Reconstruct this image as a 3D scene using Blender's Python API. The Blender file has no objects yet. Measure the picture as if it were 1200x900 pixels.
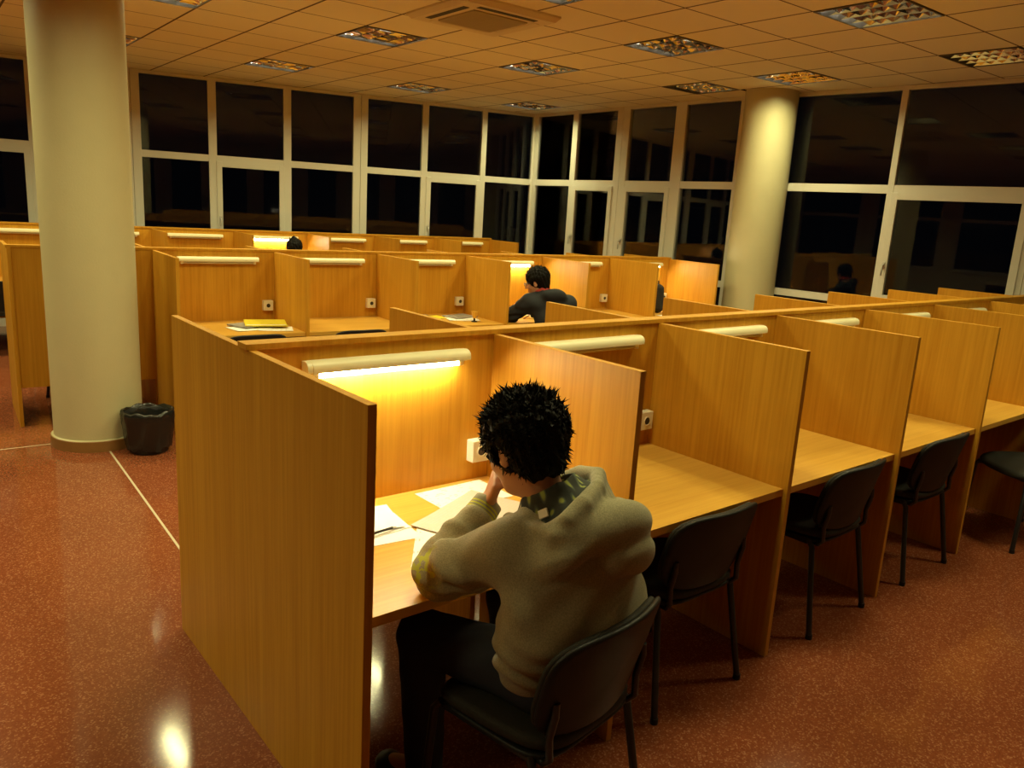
import bpy, bmesh, math, random
import numpy as np
from mathutils import Matrix, Vector, Euler

random.seed(7); rng = np.random.default_rng(7)
sc = bpy.context.scene
COL = sc.collection
PI = math.pi
ORD = ['first', 'second', 'third', 'fourth', 'fifth', 'sixth', 'seventh', 'eighth', 'ninth', 'tenth']

# ------------------------------------------------------------------ measured layout (metres)
S, D, DT, H, T = 0.9487, 0.74, 1.518, 1.306, 0.025      # carrel module, desk depth, double depth, divider height, board
ZC = 3.1915                                            # ceiling
CANG = -0.0318                                         # ceiling grid angle
CO = (3.682, 2.8617)                                   # ceiling grid origin

# ------------------------------------------------------------------ materials
def newmat(name):
    m = bpy.data.materials.new(name); m.use_nodes = True
    nt = m.node_tree
    return m, nt, nt.nodes['Principled BSDF']

def plain(name, col, rough=0.5, metal=0.0, spec=0.5, noise=0.0, nscale=8.0, bump=0.0, bscale=60.0, coat=0.0):
    m, nt, b = newmat(name)
    b.inputs['Base Color'].default_value = (*col, 1)
    b.inputs['Roughness'].default_value = rough
    b.inputs['Metallic'].default_value = metal
    b.inputs['Specular IOR Level'].default_value = spec
    b.inputs['Coat Weight'].default_value = coat
    if noise or bump:
        tc = nt.nodes.new('ShaderNodeTexCoord')
    if noise:
        n = nt.nodes.new('ShaderNodeTexNoise'); n.inputs['Scale'].default_value = nscale; n.inputs['Detail'].default_value = 5
        r = nt.nodes.new('ShaderNodeMapRange'); r.inputs['To Min'].default_value = 1 - noise; r.inputs['To Max'].default_value = 1 + noise
        mx = nt.nodes.new('ShaderNodeVectorMath'); mx.operation = 'SCALE'; mx.inputs[0].default_value = col
        nt.links.new(tc.outputs['Object'], n.inputs['Vector']); nt.links.new(n.outputs['Fac'], r.inputs['Value'])
        nt.links.new(r.outputs['Result'], mx.inputs['Scale']); nt.links.new(mx.outputs['Vector'], b.inputs['Base Color'])
    if bump:
        n2 = nt.nodes.new('ShaderNodeTexNoise'); n2.inputs['Scale'].default_value = bscale; n2.inputs['Detail'].default_value = 4
        bp = nt.nodes.new('ShaderNodeBump'); bp.inputs['Strength'].default_value = bump; bp.inputs['Distance'].default_value = 0.004
        nt.links.new(tc.outputs['Object'], n2.inputs['Vector']); nt.links.new(n2.outputs['Fac'], bp.inputs['Height'])
        nt.links.new(bp.outputs['Normal'], b.inputs['Normal'])
    return m

def wood(name, a, b_, scale, rough=0.46):
    m, nt, b = newmat(name)
    tc = nt.nodes.new('ShaderNodeTexCoord')
    mp = nt.nodes.new('ShaderNodeMapping'); mp.inputs['Scale'].default_value = scale
    n = nt.nodes.new('ShaderNodeTexNoise'); n.inputs['Scale'].default_value = 1.0; n.inputs['Detail'].default_value = 6; n.inputs['Roughness'].default_value = 0.62
    n2 = nt.nodes.new('ShaderNodeTexNoise'); n2.inputs['Scale'].default_value = 0.17; n2.inputs['Detail'].default_value = 2
    ad = nt.nodes.new('ShaderNodeMath'); ad.operation = 'MULTIPLY_ADD'; ad.inputs[1].default_value = 0.55
    cr = nt.nodes.new('ShaderNodeValToRGB')
    cr.color_ramp.elements[0].position = 0.50; cr.color_ramp.elements[0].color = (*b_, 1)
    cr.color_ramp.elements[1].position = 0.98; cr.color_ramp.elements[1].color = (*a, 1)
    oi = nt.nodes.new('ShaderNodeObjectInfo')
    sh = nt.nodes.new('ShaderNodeVectorMath'); sh.operation = 'SCALE'; sh.inputs[0].default_value = (7, 11, 5)
    va = nt.nodes.new('ShaderNodeVectorMath'); va.operation = 'ADD'
    nt.links.new(oi.outputs['Random'], sh.inputs['Scale'])
    nt.links.new(tc.outputs['Object'], va.inputs[0]); nt.links.new(sh.outputs['Vector'], va.inputs[1])
    nt.links.new(va.outputs['Vector'], mp.inputs['Vector'])
    nt.links.new(mp.outputs['Vector'], n.inputs['Vector']); nt.links.new(mp.outputs['Vector'], n2.inputs['Vector'])
    nt.links.new(n2.outputs['Fac'], ad.inputs[0]); nt.links.new(n.outputs['Fac'], ad.inputs[2])
    nt.links.new(ad.outputs[0], cr.inputs['Fac']); nt.links.new(cr.outputs['Color'], b.inputs['Base Color'])
    b.inputs['Roughness'].default_value = rough
    b.inputs['Specular IOR Level'].default_value = 0.2
    return m

def emit(name, col, st):
    m, nt, b = newmat(name)
    b.inputs['Base Color'].default_value = (*col, 1)
    b.inputs['Emission Color'].default_value = (*col, 1); b.inputs['Emission Strength'].default_value = st
    return m

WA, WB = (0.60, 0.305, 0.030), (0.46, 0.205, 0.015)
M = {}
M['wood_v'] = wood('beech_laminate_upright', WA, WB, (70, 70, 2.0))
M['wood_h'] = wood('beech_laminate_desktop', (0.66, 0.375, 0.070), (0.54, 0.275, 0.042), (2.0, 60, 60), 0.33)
M['cream'] = plain('cream_plastic', (0.80, 0.74, 0.50), 0.4)
M['socket'] = plain('white_socket_plastic', (0.80, 0.76, 0.62), 0.35)
M['hole'] = plain('dark_recess', (0.03, 0.025, 0.02), 0.6)
M['tube_off'] = plain('unlit_tube_glass', (0.62, 0.58, 0.46), 0.25)
M['tube_on'] = emit('lit_tube', (1.0, 0.92, 0.58), 150.0)
M['black_plastic'] = plain('black_plastic', (0.009, 0.009, 0.010), 0.5, spec=0.3, bump=0.15, bscale=250)
M['seat_vinyl'] = plain('dark_seat_fabric', (0.022, 0.020, 0.016), 0.7, spec=0.3, noise=0.3, nscale=120, bump=0.25, bscale=300)
M['black_metal'] = plain('black_painted_steel', (0.014, 0.014, 0.016), 0.35)
M['frame'] = plain('white_window_frame', (0.66, 0.64, 0.57), 0.38)
M['alu'] = plain('brushed_handle', (0.6, 0.6, 0.58), 0.3, metal=0.9)
M['plaster'] = plain('cream_pillar_paint', (0.56, 0.51, 0.31), 0.55, noise=0.05, nscale=6, bump=0.25, bscale=90)
M['wallpaint'] = plain('pale_wall_paint', (0.66, 0.58, 0.44), 0.7, noise=0.03)
M['terracotta'] = plain('brown_skirting_tile', (0.27, 0.135, 0.04), 0.35, noise=0.15, nscale=20)
M['grille'] = plain('beige_grille', (0.50, 0.43, 0.28), 0.55)
M['acpanel'] = plain('beige_ac_panel', (0.72, 0.64, 0.46), 0.45)
M['mirror_alu'] = plain('polished_louver_aluminium', (0.92, 0.91, 0.88), 0.10, metal=1.0)
M['lum_edge'] = plain('luminaire_edge', (0.22, 0.20, 0.16), 0.5, metal=0.6)
M['lum_tube'] = emit('ceiling_tube', (1.0, 0.92, 0.70), 22.0)
M['lum_dark'] = plain('luminaire_inner_metal', (0.10, 0.09, 0.075), 0.5)
M['lum_white'] = plain('luminaire_white', (0.75, 0.73, 0.68), 0.4)
M['liner'] = plain('black_bin_liner', (0.012, 0.012, 0.012), 0.22, bump=0.5, bscale=28)
M['bin'] = plain('black_bin', (0.02, 0.02, 0.022), 0.4)
M['strip'] = plain('pale_floor_joint', (0.55, 0.48, 0.36), 0.35)
M['night'] = plain('dark_window_glass', (0.004, 0.004, 0.005), 0.08)
M['skin'] = plain('skin', (0.50, 0.26, 0.16), 0.5, noise=0.06, nscale=30)
M['hair'] = plain('black_hair', (0.005, 0.004, 0.003), 0.6, spec=0.12)
M['jeans'] = plain('dark_navy_jeans', (0.012, 0.016, 0.030), 0.8, noise=0.25, nscale=60)
M['shoe'] = plain('black_shoe', (0.015, 0.015, 0.015), 0.5)
M['navy'] = plain('dark_navy_hoodie', (0.008, 0.010, 0.016), 0.85, noise=0.2, nscale=40, bump=0.2, bscale=40)
M['black_cloth'] = plain('black_cloth', (0.012, 0.012, 0.014), 0.85, bump=0.2, bscale=60)
M['red_cloth'] = plain('red_collar', (0.35, 0.03, 0.02), 0.8)
M['rib'] = plain('hoodie_rib', (0.27, 0.235, 0.13), 0.9, bump=0.4, bscale=200)
M['eye'] = plain('eye_white', (0.7, 0.66, 0.6), 0.2)
M['yellow'] = plain('yellow_folder', (0.72, 0.58, 0.03), 0.45)
M['grey_print'] = plain('grey_magazine', (0.28, 0.26, 0.24), 0.5, noise=0.4, nscale=18)
M['cup'] = plain('amber_cup', (0.72, 0.42, 0.06), 0.25)
M['label_white'] = plain('white_label', (0.8, 0.78, 0.68), 0.6)
M['limes'] = plain('lime_cloth', (0.42, 0.46, 0.06), 0.9)
M['lime_dull'] = plain('lime_band', (0.36, 0.38, 0.05), 0.9)

def floor_mat():
    m, nt, b = newmat('red_terrazzo')
    tc = nt.nodes.new('ShaderNodeTexCoord')
    v = nt.nodes.new('ShaderNodeTexVoronoi'); v.inputs['Scale'].default_value = 190
    n = nt.nodes.new('ShaderNodeTexNoise'); n.inputs['Scale'].default_value = 2.0; n.inputs['Detail'].default_value = 4
    cr = nt.nodes.new('ShaderNodeValToRGB')
    e = cr.color_ramp.elements
    e[0].position = 0.0; e[0].color = (0.185, 0.046, 0.019, 1)
    e[1].position = 1.0; e[1].color = (0.36, 0.16, 0.085, 1)
    x = e.new(0.80); x.color = (0.235, 0.066, 0.027, 1)
    x = e.new(0.90); x.color = (0.32, 0.12, 0.058, 1)
    sep = nt.nodes.new('ShaderNodeSeparateColor')
    mx = nt.nodes.new('ShaderNodeMix'); mx.data_type = 'RGBA'; mx.blend_type = 'MULTIPLY'; mx.inputs['Factor'].default_value = 1
    mr = nt.nodes.new('ShaderNodeMapRange'); mr.inputs['To Min'].default_value = 0.82; mr.inputs['To Max'].default_value = 1.15
    rr = nt.nodes.new('ShaderNodeMapRange'); rr.inputs['To Min'].default_value = 0.07; rr.inputs['To Max'].default_value = 0.15
    L = nt.links.new
    L(tc.outputs['Object'], v.inputs['Vector']); L(tc.outputs['Object'], n.inputs['Vector'])
    L(v.outputs['Color'], sep.inputs[0]); L(sep.outputs[0], cr.inputs['Fac'])
    L(n.outputs['Fac'], mr.inputs['Value']); L(n.outputs['Fac'], rr.inputs['Value'])
    L(cr.outputs['Color'], mx.inputs['A']); L(mr.outputs['Result'], mx.inputs['B'])
    L(mx.outputs['Result'], b.inputs['Base Color']); L(rr.outputs['Result'], b.inputs['Roughness'])
    b.inputs['Specular IOR Level'].default_value = 0.5
    return m
M['floor'] = floor_mat()

def ceil_mat():
    m, nt, b = newmat('ceiling_tiles')
    tc = nt.nodes.new('ShaderNodeTexCoord'); sp = nt.nodes.new('ShaderNodeSeparateXYZ')
    L = nt.links.new
    L(tc.outputs['Object'], sp.inputs[0])
    outs = []
    for ax in (0, 1):
        a = nt.nodes.new('ShaderNodeMath'); a.operation = 'DIVIDE'; a.inputs[1].default_value = 0.6
        f = nt.nodes.new('ShaderNodeMath'); f.operation = 'FRACT'
        c = nt.nodes.new('ShaderNodeMath'); c.operation = 'PINGPONG'; c.inputs[1].default_value = 0.5
        g = nt.nodes.new('ShaderNodeMath'); g.operation = 'LESS_THAN'; g.inputs[1].default_value = 0.0115 if ax else 0.016
        L(sp.outputs[ax], a.inputs[0]); L(a.outputs[0], f.inputs[0]); L(f.outputs[0], c.inputs[0]); L(c.outputs[0], g.inputs[0])
        outs.append(g)
    mx = nt.nodes.new('ShaderNodeMath'); mx.operation = 'MAXIMUM'
    L(outs[0].outputs[0], mx.inputs[0]); L(outs[1].outputs[0], mx.inputs[1])
    mix = nt.nodes.new('ShaderNodeMix'); mix.data_type = 'RGBA'
    mix.inputs['A'].default_value = (0.84, 0.80, 0.66, 1); mix.inputs['B'].default_value = (0.10, 0.06, 0.035, 1)
    L(mx.outputs[0], mix.inputs['Factor']); L(mix.outputs['Result'], b.inputs['Base Color'])
    n = nt.nodes.new('ShaderNodeTexNoise'); n.inputs['Scale'].default_value = 160
    bp = nt.nodes.new('ShaderNodeBump'); bp.inputs['Strength'].default_value = 0.15; bp.inputs['Distance'].default_value = 0.003
    L(tc.outputs['Object'], n.inputs['Vector']); L(n.outputs['Fac'], bp.inputs['Height']); L(bp.outputs['Normal'], b.inputs['Normal'])
    b.inputs['Roughness'].default_value = 0.85
    return m
M['ceiling'] = ceil_mat()

def glass_mat():
    m = bpy.data.materials.new('window_glass'); m.use_nodes = True
    nt = m.node_tree; nt.nodes.clear()
    o = nt.nodes.new('ShaderNodeOutputMaterial'); mx = nt.nodes.new('ShaderNodeMixShader')
    t = nt.nodes.new('ShaderNodeBsdfTransparent'); t.inputs['Color'].default_value = (0.93, 0.95, 0.95, 1)
    g = nt.nodes.new('ShaderNodeBsdfGlossy'); g.inputs['Roughness'].default_value = 0.02
    f = nt.nodes.new('ShaderNodeFresnel'); f.inputs['IOR'].default_value = 1.4
    nt.links.new(f.outputs[0], mx.inputs[0]); nt.links.new(t.outputs[0], mx.inputs[1]); nt.links.new(g.outputs[0], mx.inputs[2])
    nt.links.new(mx.outputs[0], o.inputs['Surface'])
    return m
M['glass'] = glass_mat()

def lens_mat():
    m, nt, b = newmat('spectacle_lens')
    b.inputs['Base Color'].default_value = (0.8, 0.8, 0.8, 1); b.inputs['Alpha'].default_value = 0.25
    b.inputs['Roughness'].default_value = 0.05
    return m
M['lens'] = lens_mat()

def paper_mat(name, dens, base=(0.84, 0.83, 0.78)):
    m, nt, b = newmat(name)
    tc = nt.nodes.new('ShaderNodeTexCoord'); L = nt.links.new
    w = nt.nodes.new('ShaderNodeTexWave'); w.bands_direction = 'Y'; w.inputs['Scale'].default_value = 26; w.inputs['Distortion'].default_value = 0
    n = nt.nodes.new('ShaderNodeTexNoise'); n.inputs['Scale'].default_value = 34; n.inputs['Detail'].default_value = 3
    a = nt.nodes.new('ShaderNodeMath'); a.operation = 'GREATER_THAN'; a.inputs[1].default_value = 0.62
    c = nt.nodes.new('ShaderNodeMath'); c.operation = 'GREATER_THAN'; c.inputs[1].default_value = dens
    mu = nt.nodes.new('ShaderNodeMath'); mu.operation = 'MULTIPLY'
    L(tc.outputs['Object'], w.inputs['Vector']); L(tc.outputs['Object'], n.inputs['Vector'])
    L(w.outputs['Fac'], a.inputs[0]); L(n.outputs['Fac'], c.inputs[0]); L(a.outputs[0], mu.inputs[0]); L(c.outputs[0], mu.inputs[1])
    mix = nt.nodes.new('ShaderNodeMix'); mix.data_type = 'RGBA'
    mix.inputs['A'].default_value = (*base, 1); mix.inputs['B'].default_value = (0.50, 0.48, 0.45, 1)
    L(mu.outputs[0], mix.inputs['Factor']); L(mix.outputs['Result'], b.inputs['Base Color'])
    b.inputs['Roughness'].default_value = 0.7
    return m
M['paper'] = paper_mat('written_paper', 0.57)
M['paper_dense'] = paper_mat('printed_paper', 0.47, (0.52, 0.47, 0.40))
M['paper_plain'] = plain('blank_paper', (0.85, 0.84, 0.79), 0.7)

def hoodie_mat():
    m, nt, b = newmat('grey_green_hoodie')
    tc = nt.nodes.new('ShaderNodeTexCoord'); L = nt.links.new
    n = nt.nodes.new('ShaderNodeTexNoise'); n.inputs['Scale'].default_value = 260; n.inputs['Detail'].default_value = 3
    cr = nt.nodes.new('ShaderNodeValToRGB')
    cr.color_ramp.elements[0].position = 0.35; cr.color_ramp.elements[0].color = (0.235, 0.212, 0.132, 1)
    cr.color_ramp.elements[1].position = 0.65; cr.color_ramp.elements[1].color = (0.330, 0.300, 0.192, 1)
    L(tc.outputs['Object'], n.inputs['Vector']); L(n.outputs['Fac'], cr.inputs['Fac'])
    # lime print on the left sleeve
    vs = nt.nodes.new('ShaderNodeVectorMath'); vs.operation = 'DISTANCE'; vs.inputs[1].default_value = PRINT_AT
    L(tc.outputs['Object'], vs.inputs[0])
    r = nt.nodes.new('ShaderNodeMapRange'); r.inputs['From Min'].default_value = 0.045; r.inputs['From Max'].default_value = 0.068
    r.inputs['To Min'].default_value = 1; r.inputs['To Max'].default_value = 0
    L(vs.outputs['Value'], r.inputs['Value'])
    n2 = nt.nodes.new('ShaderNodeTexNoise'); n2.inputs['Scale'].default_value = 42; n2.inputs['Detail'].default_value = 2
    g = nt.nodes.new('ShaderNodeMath'); g.operation = 'GREATER_THAN'; g.inputs[1].default_value = 0.51
    L(tc.outputs['Object'], n2.inputs['Vector']); L(n2.outputs['Fac'], g.inputs[0])
    mu = nt.nodes.new('ShaderNodeMath'); mu.operation = 'MULTIPLY'
    L(r.outputs['Result'], mu.inputs[0]); L(g.outputs[0], mu.inputs[1])
    mix = nt.nodes.new('ShaderNodeMix'); mix.data_type = 'RGBA'; mix.inputs['B'].default_value = (0.38, 0.40, 0.04, 1)
    L(mu.outputs[0], mix.inputs['Factor']); L(cr.outputs['Color'], mix.inputs['A'])
    L(mix.outputs['Result'], b.inputs['Base Color'])
    n3 = nt.nodes.new('ShaderNodeTexNoise'); n3.inputs['Scale'].default_value = 380
    bp = nt.nodes.new('ShaderNodeBump'); bp.inputs['Strength'].default_value = 0.3; bp.inputs['Distance'].default_value = 0.002
    L(tc.outputs['Object'], n3.inputs['Vector']); L(n3.outputs['Fac'], bp.inputs['Height']); L(bp.outputs['Normal'], b.inputs['Normal'])
    b.inputs['Roughness'].default_value = 0.95; b.inputs['Specular IOR Level'].default_value = 0.15
    b.inputs['Sheen Weight'].default_value = 0.15
    return m

def plaid_mat():
    m, nt, b = newmat('plaid_lining')
    tc = nt.nodes.new('ShaderNodeTexCoord'); L = nt.links.new
    mp = nt.nodes.new('ShaderNodeMapping'); mp.inputs['Rotation'].default_value = (0.4, 0.3, 0.6)
    w = []
    L(tc.outputs['Object'], mp.inputs['Vector'])
    for d, s_ in (('X', 9), ('Y', 11)):
        a = nt.nodes.new('ShaderNodeTexWave'); a.bands_direction = d; a.inputs['Scale'].default_value = s_
        L(mp.outputs['Vector'], a.inputs['Vector']); w.append(a)
    cr = nt.nodes.new('ShaderNodeValToRGB')
    e = cr.color_ramp.elements
    e[0].position = 0.25; e[0].color = (0.03, 0.035, 0.03, 1); e[1].position = 0.85; e[1].color = (0.30, 0.34, 0.07, 1)
    x = e.new(0.55); x.color = (0.07, 0.09, 0.07, 1)
    mu = nt.nodes.new('ShaderNodeMath'); mu.operation = 'MULTIPLY'
    L(w[0].outputs['Fac'], mu.inputs[0]); L(w[1].outputs['Fac'], mu.inputs[1]); L(mu.outputs[0], cr.inputs['Fac'])
    L(cr.outputs['Color'], b.inputs['Base Color']); b.inputs['Roughness'].default_value = 0.9
    return m
M['plaid'] = plaid_mat()

# ------------------------------------------------------------------ mesh helpers
class MB:
    def __init__(self): self.v = []; self.f = []
    def add(self, vs, fs):
        o = len(self.v); self.v += [tuple(p) for p in vs]; self.f += [tuple(i + o for i in q) for q in fs]; return self
    def box(self, x0, x1, y0, y1, z0, z1, mtx=None, bev=0.0):
        if bev <= 0:
            vs = [(x, y, z) for x in (x0, x1) for y in (y0, y1) for z in (z0, z1)]
            fs = [(0, 1, 3, 2), (4, 6, 7, 5), (0, 4, 5, 1), (2, 3, 7, 6), (0, 2, 6, 4), (1, 5, 7, 3)]
        else:
            bm = bmesh.new(); bmesh.ops.create_cube(bm, size=1)
            for v in bm.verts:
                v.co = Vector(((x0 + x1) / 2 + v.co.x * (x1 - x0), (y0 + y1) / 2 + v.co.y * (y1 - y0), (z0 + z1) / 2 + v.co.z * (z1 - z0)))
            bmesh.ops.bevel(bm, geom=bm.edges[:], offset=bev, segments=2, affect='EDGES', profile=0.5)
            bm.verts.index_update()
            vs = [tuple(v.co) for v in bm.verts]; fs = [tuple(v.index for v in f.verts) for f in bm.faces]; bm.free()
        if mtx is not None: vs = [tuple(mtx @ Vector(p)) for p in vs]
        return self.add(vs, fs)
    def tube(self, pts, r, n=12, cap=True):
        pts = [Vector(p) for p in pts]; rs = r if isinstance(r, (list, tuple)) else [r] * len(pts)
        vs = []; prev = None
        for i, p in enumerate(pts):
            t = (pts[min(i + 1, len(pts) - 1)] - pts[max(i - 1, 0)]).normalized()
            if prev is None:
                a = Vector((0, 0, 1)) if abs(t.z) < 0.9 else Vector((1, 0, 0)); u = t.cross(a).normalized()
            else:
                u = (prev - t * prev.dot(t)).normalized()
            prev = u; w = t.cross(u)
            for k in range(n):
                c = 2 * PI * k / n; vs.append(tuple(p + (u * math.cos(c) + w * math.sin(c)) * rs[i]))
        fs = []
        for i in range(len(pts) - 1):
            for k in range(n):
                a = i * n + k; b = i * n + (k + 1) % n; fs.append((a, a + n, b + n, b))
        if cap:
            fs.append(tuple(range(n))); fs.append(tuple(reversed(range((len(pts) - 1) * n, len(pts) * n))))
        return self.add(vs, fs)
    def lathe(self, prof, n=48, c=(0, 0)):
        vs = []; fs = []
        for (r, z) in prof:
            for k in range(n):
                a = 2 * PI * k / n; vs.append((c[0] + r * math.cos(a), c[1] + r * math.sin(a), z))
        for i in range(len(prof) - 1):
            for k in range(n):
                a = i * n + k; b = i * n + (k + 1) % n; fs.append((a, b, b + n, a + n))
        return self.add(vs, fs)
    def prism(self, prof, x0, x1):            # closed profile in (y,z) extruded along x
        n = len(prof)
        vs = [(x0, y, z) for y, z in prof] + [(x1, y, z) for y, z in prof]
        fs = [(i, (i + 1) % n, (i + 1) % n + n, i + n) for i in range(n)] + [tuple(reversed(range(n))), tuple(range(n, 2 * n))]
        return self.add(vs, fs)
    def pad(self, w, d, h, fn, n=5.0, seg=48, rings=7, edge=0.5):
        vs = []; fs = []; prof = []
        for i in range(rings + 1):
            a = -PI / 2 + PI * i / rings; prof.append((1 - (1 - math.cos(a)) * edge * h / min(w, d) * 2, math.sin(a) * h / 2))
        prof = [(0.05, -h / 2), (0.5, -h / 2)] + prof + [(0.5, h / 2 + 0.004), (0.05, h / 2 + 0.006)]
        for s_, z in prof:
            for k in range(seg):
                a = 2 * PI * k / seg; ca, sa = math.cos(a), math.sin(a)
                r = 1 / (abs(ca) ** n + abs(sa) ** n) ** (1 / n)
                vs.append(fn(w / 2 * r * ca * s_, d / 2 * r * sa * s_, z))
        for i in range(len(prof) - 1):
            for k in range(seg):
                a = i * seg + k; b = i * seg + (k + 1) % seg; fs.append((a, b, b + seg, a + seg))
        fs.append(tuple(reversed(range(seg)))); fs.append(tuple(range((len(prof) - 1) * seg, len(prof) * seg)))
        return self.add(vs, fs)
    def build(self, name, mat, parent=None, smooth=False, label=None):
        me = bpy.data.meshes.new(name); me.from_pydata(self.v, [], self.f); me.validate()
        bm = bmesh.new(); bm.from_mesh(me); bmesh.ops.recalc_face_normals(bm, faces=bm.faces[:]); bm.to_mesh(me); bm.free()
        me.materials.append(mat)
        if smooth:
            for p in me.polygons: p.use_smooth = True
            if smooth == 'auto':
                try: me.set_sharp_from_angle(angle=math.radians(40))
                except Exception: pass
        o = bpy.data.objects.new(name, me); COL.objects.link(o)
        if parent is not None: o.parent = parent
        if label: o['label'] = label
        return o

def tag(o, label=None, cat=None, group=None, kind=None):
    if label: o['label'] = label
    if cat: o['category'] = cat
    if group: o['group'] = group
    if kind: o['kind'] = kind
    return o

def thing(name, label, cat, loc=(0, 0, 0), rz=0.0, group=None):
    o = bpy.data.objects.new(name, None); COL.objects.link(o)
    o.location = loc; o.rotation_euler = (0, 0, rz); o.empty_display_size = 0.1
    return tag(o, label, cat, group)

def copy_tree(o, parent=None):
    c = o.copy(); COL.objects.link(c)
    if parent is not None: c.parent = parent
    for ch in list(o.children): copy_tree(ch, c)
    return c

def place(o, loc, rz, label):
    o.location = loc; o.rotation_euler = (0, 0, rz); o['label'] = label; return o

# ------------------------------------------------------------------ signed-distance modelling for cloth and bodies
class SDF:
    def __init__(s, lo, hi, h):
        s.lo = np.array(lo, np.float32); s.h = h
        s.n = np.ceil((np.array(hi) - np.array(lo)) / h).astype(int) + 1
        s.ax = [s.lo[i] + h * np.arange(s.n[i], dtype=np.float32) for i in range(3)]
        s.g = np.full(s.n, 0.2, np.float32)
    def _blk(s, mn, mx, m):
        sl = []
        for i in range(3):
            a = int(max(0, math.floor((mn[i] - m - s.lo[i]) / s.h))); b = int(min(s.n[i], math.ceil((mx[i] + m - s.lo[i]) / s.h) + 1))
            sl.append(slice(a, max(b, a)))
        P = np.meshgrid(*[s.ax[i][sl[i]] for i in range(3)], indexing='ij')
        return tuple(sl), P
    def _mix(s, sl, d, k, op):
        a = s.g[sl]
        if op == 'sub':
            d = -d
            if k > 0:
                q = np.maximum(k - np.abs(a - d), 0) / k; s.g[sl] = np.maximum(a, d) + q * q * k * 0.25
            else: s.g[sl] = np.maximum(a, d)
        else:
            if k > 0:
                q = np.maximum(k - np.abs(a - d), 0) / k; s.g[sl] = np.minimum(a, d) - q * q * k * 0.25
            else: s.g[sl] = np.minimum(a, d)
    def cone(s, a, b, ra, rb, k=0.02, op='add', sq=(1, 1, 1)):
        a = np.array(a, np.float32); b = np.array(b, np.float32); R = max(ra, rb) * max(sq)
        sl, P = s._blk(np.minimum(a, b) - R, np.maximum(a, b) + R, k + 0.03)
        if P[0].size == 0: return s
        ab = b - a; l2 = float(ab @ ab) + 1e-9
        t = np.clip(((P[0] - a[0]) * ab[0] + (P[1] - a[1]) * ab[1] + (P[2] - a[2]) * ab[2]) / l2, 0, 1)
        d = np.sqrt(sum(((P[i] - a[i] - t * ab[i]) / sq[i]) ** 2 for i in range(3))) - (ra + (rb - ra) * t)
        s._mix(sl, d, k, op); return s
    def ell(s, c, r, k=0.02, op='add', R=None):
        c = np.array(c, np.float32); m = max(r)
        sl, P = s._blk(c - m, c + m, k + 0.03)
        if P[0].size == 0: return s
        q = [P[i] - c[i] for i in range(3)]
        if R is not None:
            Rt = np.array(R.transposed(), np.float32)
            q = [Rt[i, 0] * q[0] + Rt[i, 1] * q[1] + Rt[i, 2] * q[2] for i in range(3)]
        k0 = np.sqrt(sum((q[i] / r[i]) ** 2 for i in range(3))) + 1e-6
        k1 = np.sqrt(sum((q[i] / r[i] ** 2) ** 2 for i in range(3))) + 1e-6
        s._mix(sl, k0 * (k0 - 1) / k1, k, op); return s
    def half(s, p, n, k=0.0):                 # cut away the side the normal points to
        n = np.array(n, np.float32); n /= np.linalg.norm(n)
        P = np.meshgrid(*s.ax, indexing='ij', sparse=True)
        d = (P[0] - p[0]) * n[0] + (P[1] - p[1]) * n[1] + (P[2] - p[2]) * n[2]
        s.g = np.maximum(s.g, d.astype(np.float32)); return s
    def wobble(s, fn):
        P = np.meshgrid(*s.ax, indexing='ij', sparse=True); s.g = s.g + fn(*P).astype(np.float32); return s
    def mesh(s):
        g = s.g; n = g.shape; ins = g < 0
        c = np.zeros([x - 1 for x in n], np.int8)
        corners = [(i, j, k) for i in (0, 1) for j in (0, 1) for k in (0, 1)]
        for (i, j, k) in corners: c += ins[i:n[0] - 1 + i, j:n[1] - 1 + j, k:n[2] - 1 + k]
        act = np.argwhere((c > 0) & (c < 8)); idx = np.full(c.shape, -1, np.int64); idx[tuple(act.T)] = np.arange(len(act))
        acc = np.zeros((len(act), 3), np.float64); cnt = np.zeros(len(act))
        for a in corners:
            for ax in range(3):
                if a[ax]: continue
                b = list(a); b[ax] = 1
                ga = g[tuple((act + a).T)]; gb = g[tuple((act + b).T)]
                m = (ga < 0) != (gb < 0); t = ga[m] / (ga[m] - gb[m])
                p = np.array(a, float)[None].repeat(m.sum(), 0); p[:, ax] += t
                acc[m] += p; cnt[m] += 1
        V = s.lo + (act + acc / cnt[:, None]) * s.h
        F = []
        for ax in range(3):
            u, w = (ax + 1) % 3, (ax + 2) % 3
            sa = [slice(None)] * 3; sb = [slice(None)] * 3
            sa[ax] = slice(0, n[ax] - 1); sb[ax] = slice(1, n[ax])
            A = ins[tuple(sa)]; B = ins[tuple(sb)]
            e = np.argwhere(A != B); e = e[(e[:, u] > 0) & (e[:, w] > 0) & (e[:, u] < n[u] - 1) & (e[:, w] < n[w] - 1)]
            if len(e) == 0: continue
            du = np.zeros(3, int); du[u] = 1; dw = np.zeros(3, int); dw[w] = 1
            q = np.stack([idx[tuple((e - du - dw).T)], idx[tuple((e - dw).T)], idx[tuple(e.T)], idx[tuple((e - du).T)]], 1)
            fl = ~A[tuple(e.T)]; q[fl] = q[fl][:, ::-1]; F.append(q)
        return V, np.concatenate(F)
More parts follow.
